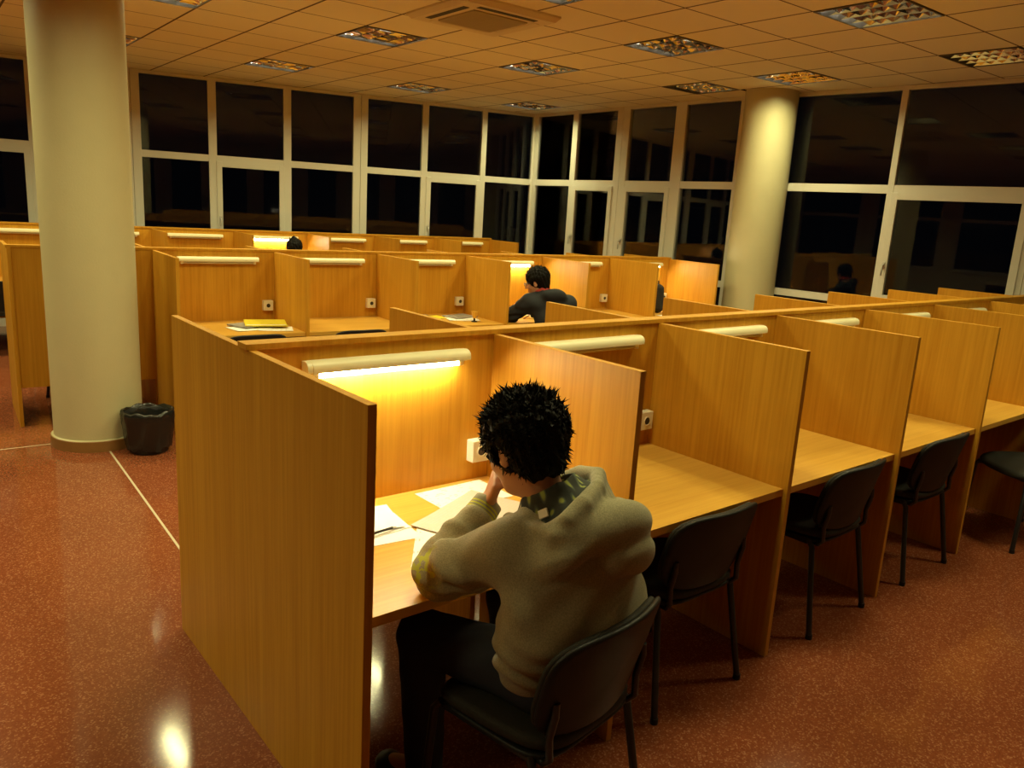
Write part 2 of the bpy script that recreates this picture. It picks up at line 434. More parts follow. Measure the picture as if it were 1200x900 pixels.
    def build(s, name, mat, parent, smooth_it=3, label=None):
        V, F = s.mesh()
        e = np.concatenate([F[:, [0, 1]], F[:, [1, 2]], F[:, [2, 3]], F[:, [3, 0]]])
        for _ in range(smooth_it):
            acc = np.zeros_like(V); ct = np.zeros(len(V))
            np.add.at(acc, e[:, 0], V[e[:, 1]]); np.add.at(acc, e[:, 1], V[e[:, 0]]); np.add.at(ct, e[:, 0], 1); np.add.at(ct, e[:, 1], 1)
            V = 0.5 * V + 0.5 * acc / np.maximum(ct, 1)[:, None]
        me = bpy.data.meshes.new(name); me.from_pydata(V.tolist(), [], F.tolist()); me.materials.append(mat)
        for p in me.polygons: p.use_smooth = True
        o = bpy.data.objects.new(name, me); COL.objects.link(o)
        if parent is not None: o.parent = parent
        if label: o['label'] = label
        return o

# ------------------------------------------------------------------ room shell
LW0 = Vector((7.2, 7.93)); LWd = Vector((-1, 0.279)).normalized()
RA1 = Vector((7.14, 3.9)); RB0 = Vector((7.17, 3.9)); RBd = (Vector((7.42, 0.4)) - RB0).normalized()
XL, YB = -6.0, -5.2
LEN_L = (7.2 - XL) / -LWd.x; LW1 = LW0 + LWd * LEN_L
LEN_B = (RB0.y - YB) / -RBd.y; RB1 = RB0 + RBd * LEN_B
OUT = 0.05
POLY = [(XL, YB), (RB1.x + OUT, YB), (RB0.x + OUT, RB0.y), (7.2 + OUT, 7.93 + OUT), (XL, LW1.y + OUT)]

fb = MB(); n_ = len(POLY)
fb.add([(x, y, 0) for x, y in POLY] + [(x, y, -0.12) for x, y in POLY],
       [tuple(range(n_)), tuple(reversed(range(n_, 2 * n_)))] + [(i, (i + 1) % n_, (i + 1) % n_ + n_, i + n_) for i in range(n_)])
tag(fb.build('floor', M['floor']), kind='structure')

# pale expansion strips in the terrazzo
ca, sa = math.cos(CANG), math.sin(CANG)
def strip(name, p, ang, l0, l1):
    o = MB().box(l0, l1, -0.006, 0.006, 0.0, 0.0012).build(name, M['strip']); o.location = (p[0], p[1], 0); o.rotation_euler = (0, 0, ang)
    return tag(o, kind='structure')
strip('trim_1', (0.30, 4.04), CANG + PI / 2 - 0.012, -6.5, 6.2)
strip('trim_2', (0.0, 4.44), CANG, -5.9, 0.03)
strip('trim_3', (-2.1, 4.04), CANG + PI / 2, -8.5, 6.6)

LUMS = [(-5, 3), (-5, 7), (-2, 3), (-2, 7), (1, -3), (1, 0), (1, 3), (1, 7), (4, -3), (4, 0), (4, 2), (4, 7), (-2, -1),
        (-8, 3), (-8, 7), (-8, -1), (-5, -1), (-5, -5), (-2, -5), (1, -7), (-11, -1), (-11, 3), (-11, 7), (-11, -5)]  # unseen lights added along the grid, picked to brighten end panel, floor and desks
LUMS_OFF = {(4, -3), (4, 2)}
def tile_xy(i, j):
    X, Y = 0.6 * i, 0.6 * j
    return CO[0] + X * ca - Y * sa, CO[1] + X * sa + Y * ca
def make_ceiling():
    bm = bmesh.new(); cache = {}
    def V(i, j):
        if (i, j) not in cache: cache[(i, j)] = bm.verts.new((0.6 * i, 0.6 * j, 0))
        return cache[(i, j)]
    holes = set(LUMS)
    for i in range(-18, 9):
        for j in range(-16, 17):
            if (i, j) in holes: continue
            bm.faces.new((V(i, j), V(i, j + 1), V(i + 1, j + 1), V(i + 1, j)))
    R = Matrix.Rotation(-CANG, 2)
    P = [R @ (Vector(p) - Vector(CO)) for p in POLY]
    kink = P[2]                                               # the right-hand wall bends here
    bmesh.ops.bisect_plane(bm, geom=bm.verts[:] + bm.edges[:] + bm.faces[:], plane_co=(kink.x, kink.y, 0), plane_no=(0, 1, 0))
    for n, (a, b) in enumerate(zip(P, P[1:] + P[:1])):
        d = (b - a); nrm = Vector((d.y, -d.x, 0)).normalized()
        fs = bm.faces[:]
        if n == 1: fs = [f for f in fs if f.calc_center_median().y < kink.y]
        if n == 2: fs = [f for f in fs if f.calc_center_median().y > kink.y]
        g = fs + list({e for f in fs for e in f.edges}) + list({v for f in fs for v in f.verts})
        bmesh.ops.bisect_plane(bm, geom=g, plane_co=(a.x, a.y, 0), plane_no=nrm, clear_outer=True)
    me = bpy.data.meshes.new('ceiling'); bm.to_mesh(me); bm.free(); me.materials.append(M['ceiling'])
    o = bpy.data.objects.new('ceiling', me); COL.objects.link(o)
    o.location = (CO[0], CO[1], ZC); o.rotation_euler = (0, 0, CANG)
    return tag(o, kind='structure')
make_ceiling()

# window facades --------------------------------------------------
WN = [0]
def facade(org, dvec, inn, sections):
    """org: 2D start, dvec along wall, inn: +1 when local +Y points into the room; sections: list of (mullions, sash bays, corner flag)"""
    ang = math.atan2(dvec.y, dvec.x)
    for mull, sash in sections:
        WN[0] += 1
        w = bpy.data.objects.new('window_%d' % WN[0], None); COL.objects.link(w); w.location = (org.x, org.y, 0); w.rotation_euler = (0, 0, ang)
        w['kind'] = 'structure'
        fr = MB(); u0, u1 = mull[0][0], mull[-1][1]
        for (a, b) in mull: fr.box(a, b, -0.035, 0.035, 0, ZC - 0.003, bev=0.003)
        for (z0, z1) in ((ZC - 0.045, ZC - 0.004), (2.15, 2.235), (1.0, 1.075), (0.0, 0.10)): fr.box(u0, u1, -0.031, 0.031, z0, z1)
        fr.build('window_frame', M['frame'], w)
        gi = 0
        for i in range(len(mull) - 1):
            a, b = mull[i][1], mull[i + 1][0]
            for (z0, z1) in ((2.235, ZC - 0.045), (1.075, 2.15), (0.10, 1.0)):
                if i in sash and z0 == 1.075:
                    q = 0.058; sb = MB(); y0, y1 = (0.0, 0.05) if inn > 0 else (-0.05, 0.0)
                    sb.box(a - .01, a + q, y0, y1, z0 - .01, z1 + .01, bev=.003); sb.box(b - q, b + .01, y0, y1, z0 - .01, z1 + .01, bev=.003)
                    sb.box(a + q, b - q, y0, y1, z1 - q, z1 + .01); sb.box(a + q, b - q, y0, y1, z0 - .01, z0 + q)
                    so = sb.build('sash', M['frame'], w)
                    MB().box(a + q - .006, b - q + .006, inn * .02 - .003, inn * .02 + .003, z0 + q - .006, z1 - q + .006).build('pane', M['glass'], so)
                    hx = (b - q / 2) if inn > 0 else (a + q / 2); hb = MB(); ys = inn * 0.05
                    hb.box(hx - .012, hx + .012, min(ys, ys + inn * .012), max(ys, ys + inn * .012), 1.40, 1.47, bev=.003)
                    hb.tube([(hx, ys, 1.435), (hx, ys + inn * .04, 1.435), (hx, ys + inn * .045, 1.425), (hx, ys + inn * .045, 1.33)], .008, 10)
                    hb.build('handle', M['alu'], so, smooth='auto')
                else:
                    MB().box(a - .006, b + .006, -0.003, 0.003, z0 - .006, z1 + .006).build('pane', M['glass'], w)
facade(LW0, LWd, +1, [
    ([(0.0, .055), (.80, .88), (1.70, 1.79), (2.575, 2.67)], {1}),
    ([(2.674, 2.775), (3.61, 3.71), (4.55, 4.65), (5.44, 5.54)], {1}),
    ([(5.544, 5.64), (6.565, 6.66), (7.45, 7.55), (8.32, 8.42)], {1}),
    ([(8.424, 8.52), (9.4, 9.5), (10.3, 10.4), (11.2, 11.3), (12.2, 12.3), (13.6, 13.7)], {1, 3})])
RAd = (RA1 - LW0).normalized()
facade(LW0, RAd, -1, [
    ([(0.02, .104), (.87, .978), (1.75, 1.863)], {1}),
    ([(1.867, 1.98), (2.76, 2.93), (3.72, 4.02)], {0})])
facade(RB0, RBd, -1, [
    ([(0.0, .355), (1.478, 1.54), (2.76, 2.82)], {1}),
    ([(2.824, 2.89), (4.05, 4.12), (5.3, 5.36)], {1}),
    ([(5.364, 5.43), (6.6, 6.67), (7.8, 7.87), (9.0, 9.08)], {1})])

# the two unglazed sides of the hall, with their band of dark windows
def plain_wall(name, x0, x1, y0, y1, along):
    o = MB().box(x0, x1, y0, y1, 0, ZC).build(name, M['wallpaint']); tag(o, kind='structure')
wb = plain_wall('wall_back', XL, RB1.x + 0.05, YB - 0.12, YB, 0)
wl = plain_wall('wall_left', XL - 0.12, XL, YB - 0.12, LW1.y + 0.05, 1)
for k in range(10):
    WN[0] += 1; x = -5.6 + 1.32 * k
    w = bpy.data.objects.new('window_%d' % WN[0], None); COL.objects.link(w); w.location = (x, YB, 0); w['kind'] = 'structure'
    f = MB()
    for a, b, c, d in ((0, .06, 1.0, 2.7), (.9, .96, 1.0, 2.7), (.06, .9, 1.0, 1.06), (.06, .9, 2.64, 2.7)): f.box(a, b, 0.0, .05, c, d)
    f.build('window_frame', M['frame'], w); MB().box(.05, .91, 0.0, .012, 1.05, 2.65).build('pane', M['night'], w)
for k in range(8):
    WN[0] += 1; y = -4.7 + 2.0 * k
    w = bpy.data.objects.new('window_%d' % WN[0], None); COL.objects.link(w); w.location = (XL, y, 0); w['kind'] = 'structure'
    f = MB()
    for a, b, c, d in ((0, .07, .9, 3.0), (1.6, 1.67, .9, 3.0), (.07, 1.6, .9, .97), (.07, 1.6, 2.93, 3.0), (.07, 1.6, 2.1, 2.18)): f.box(0.0, .05, a, b, c, d)
    f.build('window_frame', M['frame'], w); MB().box(0.0, .012, .06, 1.61, .95, 2.95).build('pane', M['night'], w)

# pillars
def pillar(x, y, lab):
    o = MB().lathe([(0.282, 0.0), (0.282, ZC)], 96).build('pillar', M['plaster'], smooth=True); o.location = (x, y, 0)
    tag(o, lab, 'pillar', kind='structure')
    MB().lathe([(.2825, .075), (.299, .075), (.302, .072), (0.302, .0)], 96).build('skirting', M['terracotta'], o, smooth='auto')
    MB().lathe([(.2825, .080), (.290, .078), (.296, .0752)], 96).build('skirting_joint', M['plaster'], o, smooth='auto')
    return o
pillar(0.304, 4.39, 'thick round cream pillar standing free on the red floor beside the bin')
pillar(7.00, 3.74, 'round cream pillar standing against the right-hand window wall')

# ------------------------------------------------------------------ ceiling fittings
LIGHT = (1.0, 0.93, 0.42)
LUM_POWER = 11.5
def luminaire_proto():
    t = thing('ceiling_luminaire', 'x', 'ceiling light', group='recessed louvre lights in the tiled ceiling')
    a = 0.297
    hb = MB()
    for (x0, x1, y0, y1) in ((-a, -a + .012, -a, a), (a - .012, a, -a, a), (-a + .012, a - .012, -a, -a + .012), (-a + .012, a - .012, a - .012, a)):
        hb.box(x0, x1, y0, y1, -0.004, 0.085)
    hb.box(-a, a, -a, a, 0.085, 0.09)
    hb.build('housing', M['lum_dark'], t)
    rim = MB()
    for (x0, x1, y0, y1) in ((-a, -a + .010, -a, a), (a - .010, a, -a, a), (-a + .010, a - .010, -a, -a + .010), (-a + .010, a - .010, a - .010, a)):
        rim.box(x0, x1, y0, y1, -0.0075, -0.0042)
    rim.build('rim', M['lum_edge'], t)
    lb = MB(); b = a - .013
    for k in range(5):                                        # long reflectors between the tubes
        x = -b + 2 * b * k / 4
        lb.add([(x - .014, -b, .055), (x + .014, -b, .055), (x, -b, .0), (x - .014, b, .055), (x + .014, b, .055), (x, b, .0)],
               [(0, 1, 2), (3, 5, 4), (0, 2, 5, 3), (1, 4, 5, 2)])
    rl = random.Random(4)
    for k in range(1, 7):                                     # cross blades, one short piece per cell, never quite parallel
        for c in range(4):
            x0, x1 = -b + 2 * b * c / 4 + .004, -b + 2 * b * (c + 1) / 4 - .004
            y = -b + 2 * b * k / 7; j0, j1, j2, j3 = (rl.uniform(-.013, .013) for _ in range(4))
            lb.add([(x0, y - .014 + j2, .050), (x0, y + .014 + j3, .050), (x0, y + j0, .003), (x1, y - .014 - j2, .050), (x1, y + .014 - j3, .050), (x1, y + j1, .003)],
                   [(0, 1, 2), (3, 5, 4), (0, 2, 5, 3), (1, 4, 5, 2)])
    lb.build('louvre', M['mirror_alu'], t)
    for k in range(4):
        x = -b + 2 * b * (k + .5) / 4
        MB().tube([(x, -b + .01, .066), (x, b - .01, .066)], .013, 10).build('tube', M['lum_tube'], t, smooth=True)
    for x in (-.14, .14):
        l = bpy.data.lights.new('fluorescent_light', 'AREA'); l.shape = 'RECTANGLE'; l.size = .09; l.size_y = .54
        l.energy = LUM_POWER; l.color = LIGHT; l.spread = math.radians(153)
        lo = bpy.data.objects.new('fluorescent_light', l); COL.objects.link(lo); lo.parent = t; lo.location = (x, 0, -0.001)
    return t
LUM_LABEL = {
    (-5, 3): 'louvred ceiling light at the top edge just right of the free pillar',
    (-5, 7): 'small louvred ceiling light half hidden behind the top of the free pillar',
    (-2, 3): 'louvred ceiling light left of the square air conditioner',
    (-2, 7): 'louvred ceiling light above the left windows, second window right of the free pillar',
    (1, -3): 'large louvred ceiling light at the top edge, nearest in the right part of the ceiling',
    (1, 0): 'louvred ceiling light with golden cells, right of the air conditioner',
    (1, 3): 'louvred ceiling light in the middle of the ceiling beyond the air conditioner',
    (1, 7): 'louvred ceiling light above the left windows, second from the wall corner',
    (4, -3): 'louvred ceiling light cut by the right picture edge above the right-hand windows',
    (4, 0): 'louvred ceiling light just above the right of the window pillar',
    (4, 2): 'louvred ceiling light just left above the top of the window pillar',
    (4, 7): 'louvred ceiling light farthest away, in the corner where both window walls meet',
    (-2, -1): 'louvred ceiling light right of the air conditioner, only its corner in view'}
lp = luminaire_proto()
for n, (i, j) in enumerate(LUMS):
    o = lp if n == 0 else copy_tree(lp)
    if (i, j) in LUMS_OFF:                                    # this one is switched off
        for ch in list(o.children):
            if ch.type == 'LIGHT': bpy.data.objects.remove(ch)
            elif ch.name.startswith('tube'):
                ch.data = ch.data.copy(); ch.data.materials[0] = M['lum_white']
    x, y = tile_xy(i + .5, j + .5)
    place(o, (x, y, ZC), CANG, LUM_LABEL.get((i, j), 'unseen louvred ceiling light added outside the frame'))

ac = thing('air_conditioner', 'square beige ceiling cassette air conditioner with grille and dark slots', 'air conditioner', (2.91, 3.58, ZC), CANG)
a0, a1 = .42, .39
MB().add([(sx * a0, sy * a0, 0.0) for sx, sy in ((-1, -1), (1, -1), (1, 1), (-1, 1))] + [(sx * a0, sy * a0, -.015) for sx, sy in ((-1, -1), (1, -1), (1, 1), (-1, 1))]
         + [(sx * a1, sy * a1, -.045) for sx, sy in ((-1, -1), (1, -1), (1, 1), (-1, 1))],
         [(0, 1, 2, 3), (8, 11, 10, 9)] + [(i, (i + 1) % 4, (i + 1) % 4 + 4, i + 4) for i in range(4)] + [(i + 4, (i + 1) % 4 + 4, (i + 1) % 4 + 8, i + 8) for i in range(4)]
         ).build('panel', M['acpanel'], ac)
g = MB()
for k in range(24):
    y = -.235 + .47 * k / 23; g.box(-.24, .24, y - .005, y + .005, -.056, -.046)
for k in range(7):
    x = -.24 + .48 * k / 6; g.box(x - .004, x + .004, -.24, .24, -.054, -.0455)
g.build('grille', M['grille'], ac)
for k, (ang, dark) in enumerate(((PI / 2, 1), (PI, 1), (0, 0), (-PI / 2, 0))):
    R = Matrix.Rotation(ang, 4, 'Z')
    MB().box(-.26, .26, .295, .345, -.048, -.0455, R).build('air_slot' if dark else 'air_flap', M['hole'] if dark else M['acpanel'], ac)

# ------------------------------------------------------------------ carrel banks
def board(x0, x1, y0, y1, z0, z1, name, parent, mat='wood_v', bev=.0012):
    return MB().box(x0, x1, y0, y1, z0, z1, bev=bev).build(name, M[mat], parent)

def bank(name, label, loc, rz, n, front_from=0, back=True, spine_from=0, foot=.29):
    """local: x along the bank, y=0 front edge of the dividers, spine at y=.745-.805"""
    r = thing(name, label, 'study carrels', loc, rz, 'banks of wooden study carrels')
    ye = DT if back else .815
    x_end = n * S
    # end panels
    if front_from == spine_from: board(spine_from * S, spine_from * S + T, 0, ye, 0, H, 'end_panel', r)
    else:
        board(spine_from * S, spine_from * S + T, .735, ye, 0, H, 'end_panel', r)
        board(front_from * S, front_from * S + T, 0, .744, 0, H, 'divider_panel', r)
    board(x_end, x_end + T, 0, ye, 0, H, 'end_panel', r)
    for k in range(front_from + 1, n): board(k * S, k * S + T, 0, .744, 0, H, 'divider_panel', r)
    if back:
        for k in range(spine_from + 1, n): board(k * S, k * S + T, .806, DT, 0, H, 'divider_panel', r)
    board(spine_from * S + T + .0005, x_end - .0005, .745, .805, foot, H, 'partition_panel', r)
    board(spine_from * S - .008, x_end + T + .008, .738, .811, H + .0005, H + .0195, 'top_cap', r)
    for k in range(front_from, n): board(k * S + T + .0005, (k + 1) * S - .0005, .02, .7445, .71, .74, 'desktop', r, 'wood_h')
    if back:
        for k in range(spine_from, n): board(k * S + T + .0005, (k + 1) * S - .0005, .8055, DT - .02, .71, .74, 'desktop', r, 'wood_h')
    return r

O1, A1 = (0, 0, 0), 0.0
O2, A2 = (0.7983, 4.1767, 0), -0.0642
A3 = -0.0795
O3 = (6.443 - 9 * S * math.cos(A3), 7.288 - 9 * S * math.sin(A3), 0)
bank('carrel_bank', 'nearest double-sided bank of wooden study carrels, with the broad end panel in front', O1, A1, 7)
bank('carrel_bank', 'middle bank of wooden study carrels running past the free pillar', O2, A2, 6, 0, True, -1)
bank('carrel_bank', 'farthest bank of wooden study carrels along the left windows', O3, A3, 9, 0, False)
def loc_of(O, A, x, y, z=0.0):
    return (O[0] + x * math.cos(A) - y * math.sin(A), O[1] + x * math.sin(A) + y * math.cos(A), z)

# ------------------------------------------------------------------ strip lamps on the partitions
def strip_lamp(lit):
    t = thing('strip_lamp', 'x', 'strip light', group='strip lights over the carrel desks')
    prof = [(0, .018), (-.022, .020), (-.038, .016), (-.048, .006), (-.051, -.006), (-.050, -.018), (-.012, -.018), (-.004, -.012), (0, -.012)]
    MB().prism(prof, -.30, .30).build('housing', M['cream'], t, smooth='auto')
    for s_ in (-1, 1):
        x0, x1 = (.30, .318) if s_ > 0 else (-.318, -.30)
        MB().prism([(y * .96, z * .96) for y, z in prof], x0, x1).build('end_cap', M['cream'], t, smooth='auto')
        c = MB(); c.box(min(s_ * .275, s_ * .296), max(s_ * .275, s_ * .296), -.038, -.016, -.0385, -.0175, bev=.003); c.build('tube_holder', M['cream'], t)
    MB().tube([(-.276, -.027, -.0285), (.276, -.027, -.0285)], .009, 14).build('tube', M['tube_on' if lit else 'tube_off'], t, smooth='auto')
    return t
lamp_off = strip_lamp(False); lamp_on = strip_lamp(True)
used = {0: False, 1: False}
def lamp(O, A, k, lit, label):
    src = lamp_on if lit else lamp_off
    o = src if not used[lit] else copy_tree(src); used[lit] = True
    place(o, loc_of(O, A, (k + .5) * S + T / 2 + .005, .7445, 1.243), A, label)
for k in range(7):
    lamp(O1, A1, k, k == 0, 'lit white strip lamp above the nearest student in the grey hoodie' if k == 0 else
         'unlit strip lamp in the %s bay from the near end, nearest bank' % ORD[k])
for k in range(6):
    lamp(O2, A2, k, k in (3, 5), {3: 'lit strip lamp over the student in the dark hoodie in the middle bank',
                                  5: 'lit strip lamp in the last bay of the middle bank, mostly behind a divider'}.get(
         k, 'unlit strip lamp in the %s bay from the pillar, middle bank' % ORD[k]))
for k in range(9):
    lamp(O3, A3, k, k == 5, 'lit strip lamp behind the dark-haired head in the farthest bank' if k == 5 else
         'unlit strip lamp in the %s bay from the right end, farthest bank' % ORD[8 - k])

# sockets
def socket_proto():
    t = thing('power_socket', 'x', 'socket', group='surface-mounted power sockets in the carrels')
    MB().box(-.041, .041, -.042, 0, -.043, .043, bev=.004).build('box', M['socket'], t)
    R = Matrix.Rotation(PI / 2, 4, 'X')
    ring = MB().lathe([(.021, 0), (.021, .003), (.0175, .003), (.0165, .001), (.0165, 0)], 28)
    ring.v = [tuple(R @ Vector(p) + Vector((0, -.0425, 0))) for p in ring.v]
    ring.build('rim', M['socket'], t, smooth='auto')
    h = MB().lathe([(.0001, .0012), (.0165, .0012)], 24); h.v = [tuple(R @ Vector(p) + Vector((0, -.0425, 0))) for p in h.v]
    h.build('recess', M['hole'], t)
    return t
sp = socket_proto(); first = True
for O, A, n, nm in ((O1, A1, 7, 'nearest bank, counted from its near end'), (O2, A2, 6, 'middle bank, counted from the pillar')):
    for k in range(n):
        o = sp if first else copy_tree(sp); first = False
        place(o, loc_of(O, A, (k + 1) * S - .063, .7446, .862), A, 'white power socket in the %s bay of the %s' % (ORD[k], nm))

# ------------------------------------------------------------------ chairs
def chair_proto():
    t = thing('office_chair', 'x', 'chair', group='black stacking chairs at the carrels')
    def seat(x, y, z):
        q = max(0, y / .21); return (x * (1 - .05 * max(0, -y / .21)), y, .455 + z - .022 * q ** 3 - .008 * math.cos(min(1, abs(x) / .23) * PI / 2) + .006)
    MB().pad(.46, .43, .042, seat, 4.5).build('seat', M['seat_vinyl'], t, smooth=True)
    MB().pad(.445, .415, .016, lambda x, y, z: (x, y, .428 + z), 5).build('seat_shell', M['black_plastic'], t, smooth=True)
    def back(x, y, z):                       # y is height along the back
        h_ = y + .15; lean = -.205 - .075 * (h_ / .3); wn = 1 - .10 * max(0, (.12 - h_) / .12)
        return (x * wn, lean + .050 * (x / .23) ** 2 + z, .475 + h_ + .0 * x)
    MB().pad(.475, .30, .028, lambda x, y, z: back(x, y, z + .010), 4.2).build('backrest', M['seat_vinyl'], t, smooth=True)
    MB().pad(.485, .312, .022, lambda x, y, z: back(x, y, z - .008), 4.2).build('back_shell', M['black_plastic'], t, smooth=True)
    for s_ in (-1, 1):
        MB().tube([(s_ * .205, .17, .425), (s_ * .212, .19, .40), (s_ * .232, .215, .012)], .0125, 12).build('leg', M['black_metal'], t, smooth='auto')
        MB().tube([(s_ * .205, -.15, .425), (s_ * .214, -.17, .40), (s_ * .248, -.232, .012)], .0125, 12).build('leg', M['black_metal'], t, smooth='auto')
        MB().tube([(s_ * .185, -.13, .416), (s_ * .190, -.185, .416), (s_ * .196, -.205, .44), (s_ * .198, -.201, .50), (s_ * .200, -.216, .57), (s_ * .198, -.214, .605)], .0105, 12).build('back_support', M['black_metal'], t, smooth='auto')
    f = MB()
    for s_ in (-1, 1): f.tube([(s_ * .2, -.16, .414), (s_ * .2, .18, .414)], .011, 10)
    f.tube([(-.2, .16, .414), (.2, .16, .414)], .010, 10); f.tube([(-.2, -.14, .414), (.2, -.14, .414)], .010, 10)
    f.build('seat_frame', M['black_metal'], t, smooth='auto')
    for s_ in (-1, 1):
        for (x, y) in ((.232, .215), (.248, -.232)):
            MB().tube([(s_ * x, y, .0), (s_ * x, y, .022)], .0145, 12).build('foot_cap', M['black_plastic'], t, smooth='auto')
    return t
cp = chair_proto(); cfirst = [True]
def chair(x, y, rz, label):
    o = cp if cfirst[0] else copy_tree(cp); cfirst[0] = False
    return place(o, (x, y, 0), rz, label)
chair(.485, -.125, .17, 'black chair the student in the grey hoodie sits on')
chair(1.415, .205, .0, 'empty black chair in the second bay of the nearest bank, just behind the seated student')
chair(2.44, .215, .03, 'empty black chair in the third bay of the nearest bank')
chair(3.36, .22, .0, 'empty black chair in the fourth bay of the nearest bank')
chair(4.42, -.10, 1.0, 'black chair turned sideways at the right picture edge, its seat in view')
for (x, y, lab, rz) in ((.50, .055, 'black chair in the first bay of the middle bank, behind the yellow folder', .02), (1.34, .075, 'black chair in the second bay of the middle bank, only its top edge in view', .0),
                    (3.32, -.12, 'black chair under the student in the dark hoodie', .25)):
    p = loc_of(O2, A2, x, y); chair(p[0], p[1], A2 + rz, lab)
p = loc_of(O3, A3, 5.36, -.12); chair(p[0], p[1], A3, 'chair under the dark-haired person at the farthest bank')
p = loc_of(O3, A3, 2.25, .20); chair(p[0], p[1], A3, 'black chair at the left picture edge under the desk of the farthest bank')
p = loc_of(O2, A2, -.44, DT - .14); chair(p[0], p[1], A2 + PI, 'black chair seen under the partition left of the free pillar')

# ------------------------------------------------------------------ bin beside the pillar
b = thing('waste_bin', 'black waste bin with a crumpled black bag, against the free pillar', 'waste bin', (.53, 3.995, 0))
MB().lathe([(.0001, .004), (.115, .004), (.118, .0), (.122, .004), (.148, .27), (.152, .275), (.148, .28), (.143, .272), (.116, .012), (.0001, .012)], 48).build('bin', M['bin'], b, smooth='auto')
bm_ = MB(); prof = [(.112, .03), (.136, .24), (.150, .288), (.156, .296), (.163, .290), (.166, .268), (.163, .22), (.156, .16), (.149, .10), (.141, .035)]
nn = 96; vs = []; fs = []
for i, (r, z) in enumerate(prof):
    for k in range(nn):
        a = 2 * PI * k / nn; w = (.0030 * math.sin(a * 17 + i) + .0026 * math.sin(a * 29 - 2 * i) + .003 * math.sin(7 * a + i * .7)) * (1 if i > 2 else .6)
        rr = r + abs(w) if i >= 4 else r - abs(w) * .3
        vs.append((rr * math.cos(a), rr * math.sin(a), z + (.006 * math.sin(5 * a) + .004 * math.sin(11 * a + 1)) * (1 if i in (3, 4, 2) else (1.6 if i == 9 else .3))))
for i in range(len(prof) - 1):
    for k in range(nn):
        q = i * nn + k; q2 = i * nn + (k + 1) % nn; fs.append((q, q2, q2 + nn, q + nn))
bm_.add(vs, fs).build('bag', M['liner'], b, smooth=True)

# ------------------------------------------------------------------ papers and small things
def sheet(name, x, y, z, rz, w, h_, mat, label, cat='paper', curl=.004, group=None, t=.0012):
    m = MB(); nx, ny = 8, 8; vs = []; fs = []
    f = lambda u, v: curl * ((abs(u) ** 3) * .8 + (abs(v) ** 3) * .5)
    for s_ in (1, 0):
        for i in range(nx + 1):
            for j in range(ny + 1):
                u, v = 2 * i / nx - 1, 2 * j / ny - 1; vs.append((u * w / 2, v * h_ / 2, f(u, v) + s_ * t))
    N = (nx + 1) * (ny + 1)
    for i in range(nx):
        for j in range(ny):
            q = i * (ny + 1) + j; fs.append((q, q + ny + 1, q + ny + 2, q + 1)); fs.append((q + N, q + N + 1, q + N + ny + 2, q + N + ny + 1))
    rim = [i * (ny + 1) for i in range(nx + 1)] + [nx * (ny + 1) + j for j in range(1, ny + 1)] + [i * (ny + 1) + ny for i in range(nx - 1, -1, -1)] + [j for j in range(ny - 1, 0, -1)]
    for a, c in zip(rim, rim[1:] + rim[:1]): fs.append((a, c, c + N, a + N))
    o = m.add(vs, fs).build(name, mat, smooth='auto'); o.location = (x, y, z); o.rotation_euler = (0, 0, rz)
    return tag(o, label, cat, group)
G1 = 'papers on the nearest desk'
sheet('paper_sheet', .745, .61, .7404, .02, .297, .205, M['paper'], 'white handwritten sheet against the partition beyond the student\'s hand', group=G1, curl=.0005)
sheet('paper_sheet', .66, .42, .7424, .42, .40, .27, M['paper_dense'], 'large greyish printed sheet under the student\'s forearm', group=G1)
sheet('paper_sheet', .44, .27, .7404, .95, .297, .21, M['paper'], 'white sheet nearest the desk edge, under the student\'s left elbow', group=G1, curl=.0005)
sheet('paper_sheet', .275, .50, .7404, -.12, .30, .22, M['paper_plain'], 'lowest white sheet of the loose pile beside the end panel', group=G1, curl=.0005)
sheet('paper_sheet', .265, .545, .7424, .10, .297, .21, M['paper_plain'], 'middle white sheet of the loose pile beside the end panel', group=G1, curl=.0005)
sheet('paper_sheet', .285, .585, .7445, -.22, .28, .20, M['paper_plain'], 'top white sheet of the loose pile beside the end panel', group=G1)
pn = thing('pen', 'dark pen lying on the loose pile of papers beside the end panel', 'pen', (.30, .455, .7535), .12)
MB().tube([(-.07, 0, 0), (.055, 0, 0)], .0042, 10).build('barrel', M['black_plastic'], pn, smooth='auto')
MB().tube([(.055, 0, 0), (.072, 0, 0)], [.0042, .001], 10).build('tip', M['alu'], pn, smooth='auto')
MB().box(-.068, -.03, -.0015, .0015, .004, .0065).build('clip', M['alu'], pn)

# yellow folder and papers, middle bank first bay
G2 = 'papers in the first bay of the middle bank'
def on2(x, y, z): return loc_of(O2, A2, x, y, z)
p = on2(.60, .30, .7404); sheet('paper_sheet', *p, A2 + .2, .297, .21, M['paper_plain'], 'white sheet under the magazine, left of the yellow folder', group=G2)
p = on2(.78, .22, .7404); sheet('paper_sheet', *p, A2 - .3, .26, .20, M['paper'], 'white sheet peeping out at the front of the yellow folder', group=G2)
p = on2(.64, .42, .743); sheet('magazine', *p, A2 + .5, .28, .21, M['grey_print'], 'grey printed magazine below the yellow folder', 'magazine', t=.012)
fo = thing('folder', 'bright yellow folder lying open on papers in the middle bank', 'folder', on2(.748, .37, .760), A2 - .24)
MB().box(-.16, .16, -.12, .12, 0, .004, bev=.001).build('cover', M['yellow'], fo)
MB().box(-.16, .16, -.12, .12, .010, .014, Matrix.Rotation(.05, 4, 'X')).build('flap', M['yellow'], fo)
MB().box(-.15, .15, -.11, .11, .0045, .0095).build('sheets', M['paper_plain'], fo)
